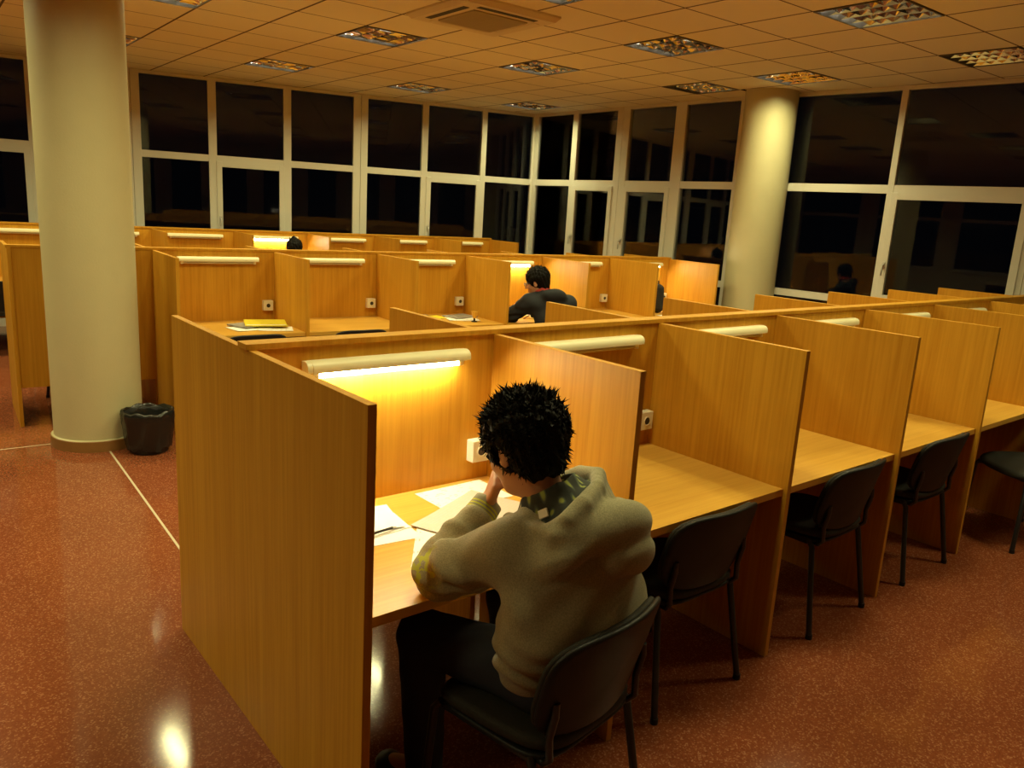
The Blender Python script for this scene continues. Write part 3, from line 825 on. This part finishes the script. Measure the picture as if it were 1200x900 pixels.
# third bay: cup, papers
G3 = 'things on the third desk of the middle bank'
p = on2(2.36, .52, .7404); sheet('paper_sheet', *p, A2 + .1, .25, .18, M['yellow'], 'yellow sheet at the back of the third desk of the middle bank', group=G3)
p = on2(2.22, .60, .7404); sheet('notebook', *p, A2 + .3, .21, .15, M['grey_print'], 'grey notebook at the back left of the third desk of the middle bank', 'notebook', t=.015)
p = on2(2.60, .36, .7404); sheet('paper_sheet', *p, A2 - .3, .297, .21, M['paper'], 'white sheet behind the amber cup', group=G3)
p = on2(2.66, .50, .7404); sheet('magazine', *p, A2 + .25, .28, .21, M['grey_print'], 'grey magazine beside the amber cup', 'magazine', t=.008)
p = on2(2.63, .20, .7402)
cu = thing('cup', 'small amber stemmed cup with a dark foot on the third desk of the middle bank', 'cup', p)
MB().lathe([(.0001, .0), (.028, .0), (.028, .006), (.010, .012), (.008, .030), (.012, .034)], 28).build('foot', M['black_plastic'], cu, smooth='auto')
MB().lathe([(.0001, .036), (.014, .034), (.026, .060), (.033, .098), (.031, .098), (.024, .062), (.0001, .040)], 28).build('bowl', M['cup'], cu, smooth='auto')
# student two's papers, bag
p = on2(2.99, .36, .7404); sheet('notebook', *p, A2 + .1, .25, .30, M['paper_plain'], 'bright white notebook in front of the student in the dark hoodie', 'notebook', t=.012)
p = on2(3.50, .30, .7404); sheet('paper_sheet', *p, A2 - .1, .21, .297, M['paper_plain'], 'white sheet by the right arm of the student in the dark hoodie', group='papers of the student in the dark hoodie')
p = on2(5.08, .08, .7404); sheet('paper_sheet', *p, A2, .297, .11, M['paper_plain'], 'bright white sheet on the last desk of the middle bank', group='papers in the last bay')
bp_ = thing('backpack', 'black bag standing on the last desk of the middle bank, mostly hidden by a divider', 'bag', on2(5.125, .36, .7402), A2)
s_ = SDF((-.13, -.2, -.02), (.2, .2, .40), .008)
s_.cone((.0, 0, .06), (.0, 0, .27), .065, .055, .02, sq=(1, 2.0, 1)); s_.cone((.05, 0, .06), (.05, 0, .14), .035, .03, .02, sq=(1, 2.5, 1)); s_.half((0, 0, 0.0), (0, 0, -1))
s_.build('bag_body', M['black_cloth'], bp_)
MB().tube([(0, -.03, .322), (0, -.03, .35), (0, .03, .35), (0, .03, .322)], .007, 8).build('handle', M['black_cloth'], bp_, smooth=True)

# ------------------------------------------------------------------ people
def rot_head(yaw, pitch, roll):       # pitch>0 looks down
    return (Matrix.Rotation(yaw, 3, 'Z') @ Matrix.Rotation(-pitch, 3, 'X') @ Matrix.Rotation(roll, 3, 'Y'))

def hand(s, w, d, nrm, side, curl, g=1.0):
    """w wrist, d pointing to the knuckles, nrm out of the back of the hand, side towards the thumb"""
    w = Vector(w); d = Vector(d).normalized(); nrm = Vector(nrm); nrm = (nrm - d * nrm.dot(d)).normalized(); t = d.cross(nrm)
    if t.dot(Vector(side)) < 0: t = -t
    for q, L in ((-.028, .078), (-.010, .084), (.010, .086), (.028, .082)):
        s.cone(w + t * q * .6 * g, w + (d * L + t * q) * g, .013 * g, .0115 * g, .012)
    for q, L, r in ((-.030, .056, .0078), (-.011, .070, .0085), (.010, .074, .0088), (.030, .066, .0088)):
        p = w + (d * (.082 if abs(q) < .02 else .077) + t * q) * g; a = 0; r *= g
        for seg, fr in ((0, .45), (1, .31), (2, .24)):
            a += curl * (0.9 if seg == 0 else 1.1); dv = d * math.cos(a) - nrm * math.sin(a)
            e = p + dv * L * fr * g; s.cone(p, e, r, r * .93, .003); p = e; r *= .95
    p = w + (d * .025 + t * .026 - nrm * .006) * g; e = p + (d * .55 + t * .65 - nrm * .35).normalized() * .042 * g
    s.cone(p, e, .0135 * g, .0105 * g, .008); e2 = e + (d * .85 + t * .12 - nrm * .45).normalized() * .030 * g; s.cone(e, e2, .0105 * g, .0092 * g, .003)
    e3 = e2 + (d * .9 - nrm * .45).normalized() * .024 * g; s.cone(e2, e3, .0092 * g, .008 * g, .003)

def head_sdf(s, c, R):
    c = Vector(c); P = lambda x, y, z: c + R @ Vector((x, y, z))
    s.ell(P(0, -.014, .030), (.076, .095, .084), .02, R=R)
    s.ell(P(0, .030, -.040), (.061, .066, .078), .03, R=R)
    s.ell(P(0, .058, -.092), (.030, .030, .022), .025, R=R)            # chin
    s.ell(P(0, .080, .022), (.052, .014, .010), .014, R=R)             # brow
    for q in (-1, 1):
        s.ell(P(q * .031, .098, .003), (.018, .014, .013), .010, 'sub', R=R)
        s.ell(P(q * .042, .066, -.030), (.020, .020, .018), .02, R=R)    # cheek
        s.ell(P(q * .077, -.006, -.014), (.010, .021, .034), .006, R=R @ Matrix.Rotation(q * -.30, 3, 'Z'))
        s.ell(P(q * .086, .002, -.012), (.006, .011, .018), .004, 'sub', R=R)
    s.cone(P(0, .092, .012), P(0, .116, -.030), .008, .0135, .012)
    for q in (-1, 1): s.ell(P(q * .012, .104, -.033), (.009, .010, .008), .006, R=R)
    s.ell(P(0, .094, -.060), (.024, .010, .006), .006, R=R); s.ell(P(0, .091, -.071), (.021, .010, .007), .006, R=R)
    return P

def hair_build(c, R, parent, mat, n_tuft=1500, thick=.018, length=.024, seed=3, peak=None, h=.005):
    c = Vector(c); P = lambda x, y, z: c + R @ Vector((x, y, z))
    s = SDF(c - Vector((.17, .17, .17)), c + Vector((.17, .17, .19)), h)
    s.ell(P(0, -.018, .036), (.078 + thick, .098 + thick, .088 + thick), .0, R=R)
    s.ell(P(0, -.062, -.045), (.062, .050, .066), .03, R=R)
    # take away the face, ears and underside
    s.ell(P(0, .105, -.075), (.105, .105, .115), .01, 'sub', R=R)
    s.ell(P(0, .055, -.125), (.12, .095, .085), .01, 'sub', R=R)
    for q in (-1, 1): s.ell(P(q * .098, .0, -.030), (.032, .030, .045), .006, 'sub', R=R)
    s.half(P(0, -.05, -.098), R @ Vector((0, -.25, -1)))
    if peak: s.cone(P(*peak[0]), P(*peak[1]), peak[2], peak[3], .03)
    V, F = s.mesh()
    rg = np.random.default_rng(seed)
    Rn = np.array(R); loc = (V - np.array(c)) @ Rn
    V = V + (.0035 * np.sin(V[:, [0]] * 160 + V[:, [2]] * 90) * np.sin(V[:, [1]] * 140)) * (V - np.array(c)) / .1
    mb = MB(); mb.v = [tuple(p) for p in V]; mb.f = [tuple(int(i) for i in f) for f in F]
    cand = np.where((loc[:, 2] > -.085) & (loc[:, 1] < .085))[0]
    for i in rg.choice(cand, size=min(n_tuft, len(cand)), replace=False):
        p = Vector(V[i]); q = Vector(loc[i]) - Vector((0, -.018, .03)); nrm = q.normalized()
        up = Vector((0, .15, 1)) if q.z > 0 else Vector((0, -.2, -1))
        dl = (nrm * .38 + up * (.30 if q.z > .03 else .7) + Vector(rg.normal(0, .36, 3))).normalized(); dw = R @ dl
        L = length * (.45 + .9 * rg.random()) * (1.0 if q.z > .05 else .34); r = .0026 + .003 * rg.random()
        u = dw.orthogonal().normalized(); v = dw.cross(u); base = p - dw * .006
        bend = Vector(rg.normal(0, .004, 3))
        pts = [base + (u * math.cos(a) + v * math.sin(a)) * r for a in (0, 2.1, 4.2)]
        mid = [base + dw * L * .55 + bend + (u * math.cos(a) + v * math.sin(a)) * r * .6 for a in (0, 2.1, 4.2)]
        mb.add(pts + mid + [base + dw * L + bend * 2], [(0, 1, 4, 3), (1, 2, 5, 4), (2, 0, 3, 5), (3, 4, 6), (4, 5, 6), (5, 3, 6)])
    return mb.build('hair', mat, parent, smooth='auto')

def person(name, label, loc, rz, J, mats, hands=True, h=.006, hood=None, hair=None, wob=0.0, detail=True):
    r = thing(name, label, 'person', loc, rz)
    Vc = lambda k: Vector(J[k])
    R = rot_head(*J['head_rot'])
    allp = np.array([J[k] for k in J if k not in ('head_rot',) and not k.startswith('_')])
    lo = allp.min(0) - .2; hi = allp.max(0) + .2; lo[2] = -.01
    s = SDF(lo, hi, h)
    # ---- body, one surface
    s.cone(Vc('pelvis'), Vc('waist'), .105, .095, .04, sq=(1.2, 1, 1)); s.cone(Vc('waist'), Vc('chest'), .095, .098, .05, sq=(1.25, 1, 1))
    s.cone(Vc('chest'), Vc('neck') - Vector((0, 0, .05)), .095, .055, .05, sq=(1.2, 1, 1))
    s.cone(Vc('neck') - Vector((0, 0, .04)), Vc('head') + R @ Vector((0, -.025, -.05)), .058, .053, .03)
    for q in 'LR':
        s.cone(Vc('chest') + Vector((0, 0, .05)), Vc('sh' + q), .07, .052, .05)
        s.cone(Vc('sh' + q), Vc('el' + q), .052, .038, .02); s.cone(Vc('el' + q), Vc('wr' + q), .040, .029, .015)
        s.cone(Vc('pelvis'), Vc('hip' + q), .09, .085, .04); s.cone(Vc('hip' + q), Vc('kn' + q), .080, .055, .03)
        s.cone(Vc('kn' + q), Vc('kn' + q) * .55 + Vc('an' + q) * .45, .052, .050, .02)
        s.cone(Vc('kn' + q) * .55 + Vc('an' + q) * .45, Vc('an' + q), .050, .036, .02); s.cone(Vc('an' + q), Vc('toe' + q), .034, .028, .02)
        hd = J['_hand' + q]; hand(s, Vc('wr' + q), *hd)
    P = head_sdf(s, J['head'], R)
    s.build('body', mats['skin'], r, 1)
    for q in (-1, 1):
        e = MB(); bm = bmesh.new(); bmesh.ops.create_uvsphere(bm, u_segments=14, v_segments=8, radius=.0125)
        e.add([tuple(v.co + P(q * .031, .083, .003)) for v in bm.verts], [tuple(v.index for v in f.verts) for f in bm.faces]); bm.free(); e.build('eye', M['eye'], r, smooth=True)
    # ---- trousers
    s = SDF(lo, hi, h * 1.2)
    s.cone(Vc('pelvis') + Vector((0, 0, -.01)), Vc('waist') * .45 + Vc('pelvis') * .55, .128, .118, .04, sq=(1.22, 1, 1))
    for q in 'LR':
        s.cone(Vc('pelvis'), Vc('hip' + q), .105, .098, .04); s.cone(Vc('hip' + q), Vc('kn' + q), .098, .074, .03); s.cone(Vc('kn' + q), Vc('an' + q), .074, .056, .02)
    s.wobble(lambda X, Y, Z: .0025 * np.sin(X * 60 + Y * 35) * np.sin(Z * 48 + Y * 30))
    for q in 'LR': s.half((0, 0, Vc('anL').z - .015), (0, 0, -1))
    s.build('trousers', mats['legs'], r, 2)
    for q in 'LR':
        a, b2 = Vc('an' + q), Vc('toe' + q); s = SDF(np.minimum(a, b2) - .12, np.maximum(a, b2) + .12, .007)
        d = (b2 - a); d.z = 0; d.normalize(); z0 = .035
        hb = Vector((a.x, a.y, z0)) - d * .035; s.cone(hb, Vector((b2.x, b2.y, z0)) + d * .02, .042, .044, .02, sq=(1, 1, .8)); s.cone(a - Vector((0, 0, .02)), Vector((a.x, a.y, z0)) + d * .06, .044, .036, .03)
        s.half((0, 0, .002), (0, 0, -1)); s.build('shoe', M['shoe'], r, 2)
    # ---- top
    s = SDF(lo, hi, h)
    W = J['_wide']
    s.cone(Vc('pelvis') + Vector((0, 0, .045)), Vc('waist'), .132, .124, .05, sq=(1.33 * W, 1, 1))
    s.cone(Vc('waist'), Vc('chest'), .124, .126, .06, sq=(1.42 * W, 1, 1))
    s.cone(Vc('chest'), Vc('chest') * .35 + Vc('neck') * .65, .126, .070, .06, sq=(1.2, 1, 1))
    s.cone(Vc('neck') - Vector((0, 0, .05)), Vc('neck') + (Vc('head') - Vc('neck')) * .18, .085, .074, .04)
    for q in 'LR':
        s.cone(Vc('chest') + Vector((0, 0, .025)), Vc('sh' + q), .10, .078, .06)
        s.cone(Vc('sh' + q), Vc('el' + q), .084, .066, .03)
        we = Vc('el' + q) + (Vc('wr' + q) - Vc('el' + q)) * .72
        s.cone(Vc('el' + q), we, .064, .052, .012)
    if hood: hood(s)
    def folds(X, Y, Z):
        f = 0
        for q in 'LR':
            e = Vc('el' + q); d2 = (X - e.x) ** 2 + (Y - e.y) ** 2 + (Z - e.z) ** 2
            f = f + .0125 * np.exp(-d2 / .014) * np.sin(X * 62 + Y * 40 - Z * 88 + 1.5 * np.sin(X * 31))
        wz = J['waist'][2]
        f = f + .0055 * np.exp(-((Z - wz + .08) / .075) ** 2) * np.sin(Z * 95 + X * 14 + np.sin(Y * 22) * 1.3)
        f = f + .0035 * np.sin(X * 23 + Z * 17) * np.sin(Y * 27 - Z * 19) + .003 * np.sin(X * 38 - Z * 44 + 2 * np.sin(Y * 12)) * np.exp(-((Z - J['chest'][2] + .05) / .12) ** 2)
        return f * wob
    s.wobble(folds)
    s.half((0, 0, J['pelvis'][2] + J['_hem']), (0, .12, -1))
    # hollow the neck opening
    s.cone(Vc('neck') + (Vc('head') - Vc('neck')) * .10, Vc('neck') + (Vc('head') - Vc('neck')) * .6, .056, .075, .0, 'sub')
    for q in 'LR':
        we = Vc('el' + q) + (Vc('wr' + q) - Vc('el' + q)) * .80; s.cone(we, Vc('wr' + q) + (Vc('wr' + q) - we), .031, .031, 0, 'sub')
    s.build('hoodie', mats['top'], r, 2)
    for q in 'LR':
        a = Vc('el' + q) + (Vc('wr' + q) - Vc('el' + q)) * .66; b2 = Vc('el' + q) + (Vc('wr' + q) - Vc('el' + q)) * 1.02
        pts = [a + (b2 - a) * t for t in (0, .15, .5, .85, 1.0, .97)]
        MB().tube(pts, J.get('_cuff', [.050, .0505, .0465, .0435, .0425, .036]), 28, cap=False).build('cuff', mats['cuff'], r, smooth=True)
    hair_build(J['head'], R, r, M['hair'], **(hair or {}))
    return r, P, R

BX, BY = .485, -.125                       # student one sits on the first chair
def W1(x, y, z): return (x - BX, y - BY, z)
J1 = dict(pelvis=W1(.508, -.205, .575), waist=W1(.497, -.243, .72), chest=W1(.508, -.210, .87), neck=W1(.475, -.155, 1.015), head=W1(.424, -.075, 1.160), head_rot=(.05, .46, .06),
          shL=W1(.355, -.13, .908), elL=W1(.245, .035, .802), wrL=W1(.432, .075, .950), shR=W1(.690, -.185, .912), elR=W1(.80, .07, .803), wrR=W1(.63, .20, .79),
          hipL=W1(.43, -.2, .555), knL=W1(.295, .175, .532), anL=W1(.30, .15, .09), toeL=W1(.27, .28, .045), hipR=W1(.62, -.2, .555), knR=W1(.66, .22, .545), anR=W1(.68, .2, .09), toeR=W1(.70, .33, .045),
          _handL=((.0, -.38, .92), (-.80, .50, .15), (.5, .6, .2), .95, 1.14), _handR=((-1, .25, -.10), (0, .1, 1), (0, .9, 0), .35), _wide=1.27, _hem=-.045)
PRINT_AT = W1(.20, .03, .83)
M['hoodie'] = hoodie_mat()

def cuff_mat():
    m, nt, b = newmat('lime_striped_cuff')
    tc = nt.nodes.new('ShaderNodeTexCoord'); L = nt.links.new
    ax = (Vector(J1['wrL']) - Vector(J1['elL'])).normalized()
    dt = nt.nodes.new('ShaderNodeVectorMath'); dt.operation = 'DOT_PRODUCT'; dt.inputs[1].default_value = ax
    L(tc.outputs['Object'], dt.inputs[0])
    m1 = nt.nodes.new('ShaderNodeMath'); m1.operation = 'MULTIPLY'; m1.inputs[1].default_value = 95
    f = nt.nodes.new('ShaderNodeMath'); f.operation = 'FRACT'; g = nt.nodes.new('ShaderNodeMath'); g.operation = 'GREATER_THAN'; g.inputs[1].default_value = .5
    L(dt.outputs['Value'], m1.inputs[0]); L(m1.outputs[0], f.inputs[0]); L(f.outputs[0], g.inputs[0])
    # stripes only on the lower two thirds of the cuff
    lim = nt.nodes.new('ShaderNodeMath'); lim.operation = 'LESS_THAN'; lim.inputs[1].default_value = float(Vector(J1['elL']).dot(ax) + (Vector(J1['wrL']) - Vector(J1['elL'])).length * .95)
    L(dt.outputs['Value'], lim.inputs[0])
    mu = nt.nodes.new('ShaderNodeMath'); mu.operation = 'MULTIPLY'; L(g.outputs[0], mu.inputs[0]); L(lim.outputs[0], mu.inputs[1])
    mix = nt.nodes.new('ShaderNodeMix'); mix.data_type = 'RGBA'; mix.inputs['A'].default_value = (.22, .205, .13, 1); mix.inputs['B'].default_value = (.42, .42, .035, 1)
    L(mu.outputs[0], mix.inputs['Factor']); L(mix.outputs['Result'], b.inputs['Base Color']); b.inputs['Roughness'].default_value = .9
    return m
M['cuff1'] = cuff_mat()

KC = Vector(W1(.482, -.160, 1.075)); KR = (.116, .100, .092)      # neck opening of the hood
RIM = [W1(*p) for p in ((.403, -.060, .958), (.377, -.120, .966), (.369, -.180, .975), (.376, -.245, .994), (.400, -.285, 1.035), (.452, -.285, 1.066), (.537, -.245, 1.084), (.610, -.175, 1.082), (.620, -.10, 1.062), (.585, -.04, 1.03))]
def hood1(s):
    for c, r in (((.545, -.300, .985), (.140, .070, .078)), ((.630, -.262, .952), (.088, .070, .080)), ((.450, -.275, .995), (.100, .052, .050)), ((.565, -.335, .925), (.108, .052, .062))):
        s.ell(Vector(W1(*c)), r, .008)
    el, wr, sh = Vector(J1['elL']), Vector(J1['wrL']), Vector(J1['shL'])       # cloth bunched round the bent elbow
    for a_, b_, t, rr, tilt in ((el, wr, .10, .071, .25), (el, wr, .27, .067, -.2), (el, wr, .45, .063, .3), (sh, el, .62, .077, .3), (sh, el, .82, .074, -.25)):
        d = (b_ - a_).normalized(); Q = d.to_track_quat('Z', 'Y').to_matrix() @ Matrix.Rotation(tilt, 3, 'X')
        s.ell(a_ + (b_ - a_) * t, (rr, rr, .017), .014, R=Q)
    s.ell(KC, KR, .006, 'sub')
    for p, q in zip(RIM, RIM[1:]): s.cone(p, q, .0185, .0185, .010)
    for p, q in zip(RIM, RIM[1:]):
        for t in (0, .33, .66):
            m = Vector(p) * (1 - t) + Vector(q) * t; o = Vector((m.x - KC.x, m.y - KC.y, 0)).normalized()
            s.cone(m, m + o * .030 + Vector((0, 0, -.085)), .0175, .034, .014)
pr1, P1, R1 = person('person', 'young man in a grey-green hoodie bent over his papers, head propped on left hand', (BX, BY, 0), 0, J1,
                 dict(skin=M['skin'], legs=M['jeans'], top=M['hoodie'], cuff=M['cuff1']), h=.006, hood=hood1, hair=dict(n_tuft=5200, thick=.030, length=.019), wob=1.0)
# hood lining and its label
ZI = (1.005, 1.026, 1.048, 1.070, 1.088, 1.096, 1.096, 1.088, 1.072, 1.050)
NC = Vector(W1(.458, -.140, 0)); rings = []
for p, z in zip(RIM, ZI):
    p = Vector(p); d = Vector((p.x - NC.x, p.y - NC.y, 0)).normalized()
    i_ = NC + d * .068; i_.z = z + .012
    ring = []
    for t in np.linspace(0, 1, 9):
        q = i_ * (1 - t) + p * t; q.z += -.018 * math.sin(PI * t) + .006 * math.sin(9 * t + 40 * p.x); ring.append(q)
    rings.append(ring)
fine = []
for a_, c_ in zip(rings, rings[1:]):
    for t in (0, .25, .5, .75): fine.append([u * (1 - t) + v * t for u, v in zip(a_, c_)])
fine.append(rings[-1]); n9 = 9
lm = MB().add([tuple(v) for r in fine for v in r], [(i * n9 + j, i * n9 + j + 1, (i + 1) * n9 + j + 1, (i + 1) * n9 + j) for i in range(len(fine) - 1) for j in range(n9 - 1)])
lo_ = lm.build('hood_lining', M['plaid'], pr1, smooth=True)
sm = lo_.modifiers.new('cloth_thickness', 'SOLIDIFY'); sm.thickness = .003; sm.offset = 0
i0, i1, o0, o1 = fine[9][2], fine[14][2], fine[9][6], fine[14][6]
e1 = (i1 - i0).normalized(); nn_ = e1.cross(o0 - i0).normalized(); nn_ = nn_ if nn_.z > 0 else -nn_; e2 = nn_.cross(e1)
cl = (i0 + i1 + o0 + o1) / 4 + nn_ * .013
LABEL_M = Matrix(((e1.x, e2.x, nn_.x, cl.x), (e1.y, e2.y, nn_.y, cl.y), (e1.z, e2.z, nn_.z, cl.z), (0, 0, 0, 1)))
MB().box(-.013, .013, -.011, .011, -.004, .0015, LABEL_M).build('neck_label', M['label_white'], pr1)

# student two, middle bank
p2 = loc_of(O2, A2, 3.32, -.12)
J2 = dict(pelvis=(0, -.06, .575), waist=(-.02, -.05, .74), chest=(-.06, .02, .90), neck=(-.125, .045, 1.015), head=(-.165, .095, 1.128), head_rot=(.62, .30, .0),
          shL=(-.245, .09, .935), elL=(-.335, .22, .805), wrL=(-.30, .46, .79), shR=(.115, -.035, .93), elR=(.21, .22, .805), wrR=(.03, .40, .79),
          hipL=(-.1, -.04, .555), knL=(-.16, .38, .545), anL=(-.16, .36, .09), toeL=(-.17, .50, .045), hipR=(.1, -.04, .555), knR=(.16, .38, .545), anR=(.16, .36, .09), toeR=(.17, .50, .045),
          _handL=((.75, .6, -.1), (0, .1, 1), (.5, -.8, 0), .4), _handR=((-.9, .45, -.1), (0, .1, 1), (-.3, -.9, 0), .4), _wide=1.1, _hem=-.03)
def hood2(s):
    c = Vector((-.065, -.055, 1.01)); R = Euler((math.radians(-25), math.radians(8), 0)).to_matrix()
    s.ell(c, (.135, .085, .070), .03, R=R); s.ell(c + R @ Vector((0, .045, .055)), (.110, .08, .065), .006, 'sub', R=R)
pr2, P2, R2 = person('person', 'student with glasses in a dark navy hoodie, seated at the middle bank', p2, A2, J2,
                     dict(skin=M['skin'], legs=M['jeans'], top=M['navy'], cuff=M['navy']), h=.008, hood=hood2, hair=dict(n_tuft=900, thick=.020, length=.018, seed=5), wob=1.0)
nb = Vector(J2['neck']) + Vector((-.0, .0, .018)); ax = (Vector(J2['head']) - Vector(J2['neck'])).normalized()
MB().tube([nb, nb + ax * .02, nb + ax * .045, nb + ax * .04], [.076, .077, .072, .066], 28, cap=False).build('collar', M['red_cloth'], pr2, smooth=True)
gl = MB()
for q in (-1, 1):
    ring = [P2(q * .033 + .024 * math.cos(a), .108, .001 + .018 * math.sin(a)) for a in np.linspace(0, 2 * PI, 21)]
    gl.tube(ring, .0018, 6, cap=False)
    gl.tube([P2(q * .057, .107, .006), P2(q * .076, .095, .008), P2(q * .080, .0, .006)], .0018, 6)
gl.tube([P2(-.009, .109, .003), P2(.009, .109, .003)], .0018, 6)
glo = gl.build('glasses', M['black_metal'], pr2, smooth=True)
for q in (-1, 1):
    ln = MB(); c0 = [P2(q * .033 + .023 * math.cos(a), .108, .001 + .017 * math.sin(a)) for a in np.linspace(0, 2 * PI, 20, endpoint=False)]
    c1 = [P2(q * .033 + .023 * math.cos(a), .1095, .001 + .017 * math.sin(a)) for a in np.linspace(0, 2 * PI, 20, endpoint=False)]
    ln.add([tuple(x) for x in c0 + c1], [tuple(range(20)), tuple(reversed(range(20, 40)))] + [(i, (i + 1) % 20, (i + 1) % 20 + 20, i + 20) for i in range(20)])
    ln.build('lens', M['lens'], glo)

# person three at the farthest bank (mostly hidden)
p3 = loc_of(O3, A3, 5.36, -.12)
J3 = dict(pelvis=(-.13, -.06, .575), waist=(-.13, -.05, .72), chest=(-.13, .0, .86), neck=(-.13, .03, 1.02), head=(-.13, .06, 1.145), head_rot=(.0, .25, .0),
          shL=(-.31, .02, .93), elL=(-.38, .26, .805), wrL=(-.24, .42, .79), shR=(.05, .02, .93), elR=(.12, .26, .805), wrR=(-.02, .42, .79),
          hipL=(-.22, -.04, .555), knL=(-.26, .38, .545), anL=(-.26, .36, .09), toeL=(-.27, .50, .045), hipR=(-.03, -.04, .555), knR=(.02, .38, .545), anR=(.02, .36, .09), toeR=(.03, .50, .045),
          _handL=((.8, .55, -.1), (0, .1, 1), (.5, -.8, 0), .4), _handR=((-.8, .55, -.1), (0, .1, 1), (-.5, -.8, 0), .4), _wide=1.0, _hem=-.03)
person('person', 'dark-haired person at the farthest bank, only the top of the head in view', p3, A3, J3,
       dict(skin=M['skin'], legs=M['jeans'], top=M['black_cloth'], cuff=M['black_cloth']), h=.010, hair=dict(n_tuft=500, thick=.014, length=.012, seed=9, peak=((0, -.02, .10), (0, -.03, .155), .05, .012)), wob=1.0)

# ------------------------------------------------------------------ camera, world, view
cam = bpy.data.cameras.new('camera'); co = bpy.data.objects.new('camera', cam); COL.objects.link(co)
yaw, pitch, roll = -0.6938, -0.2180, 0.0595
cy, sy = math.cos(yaw), math.sin(yaw)
fwd = Vector((-sy * math.cos(pitch), cy * math.cos(pitch), math.sin(pitch))); right = Vector((cy, sy, 0)); up = right.cross(fwd)
r_ = right * math.cos(roll) + up * math.sin(roll); u_ = -right * math.sin(roll) + up * math.cos(roll)
co.matrix_world = Matrix(((r_.x, u_.x, -fwd.x, -0.8830), (r_.y, u_.y, -fwd.y, -1.5826), (r_.z, u_.z, -fwd.z, 1.7718), (0, 0, 0, 1)))
cam.sensor_width = 36; cam.lens = 922.32 / 1200 * 36; cam.clip_start = .05; cam.clip_end = 100
sc.camera = co

w = bpy.data.worlds.new('night'); sc.world = w; w.use_nodes = True
bg = w.node_tree.nodes['Background']; bg.inputs['Color'].default_value = (0.35, 0.4, 0.6, 1); bg.inputs['Strength'].default_value = 0.002

sc.view_settings.view_transform = 'Standard'; sc.view_settings.look = 'None'; sc.view_settings.gamma = 1; sc.view_settings.use_curve_mapping = False
sc.view_settings.exposure = 0.0
sc.cycles.use_denoising = True; sc.cycles.use_light_tree = True
sc.cycles.max_bounces = 10; sc.cycles.diffuse_bounces = 5; sc.cycles.glossy_bounces = 5; sc.cycles.transparent_max_bounces = 16
sc.cycles.sample_clamp_indirect = 6; sc.cycles.caustics_reflective = False; sc.cycles.caustics_refractive = False
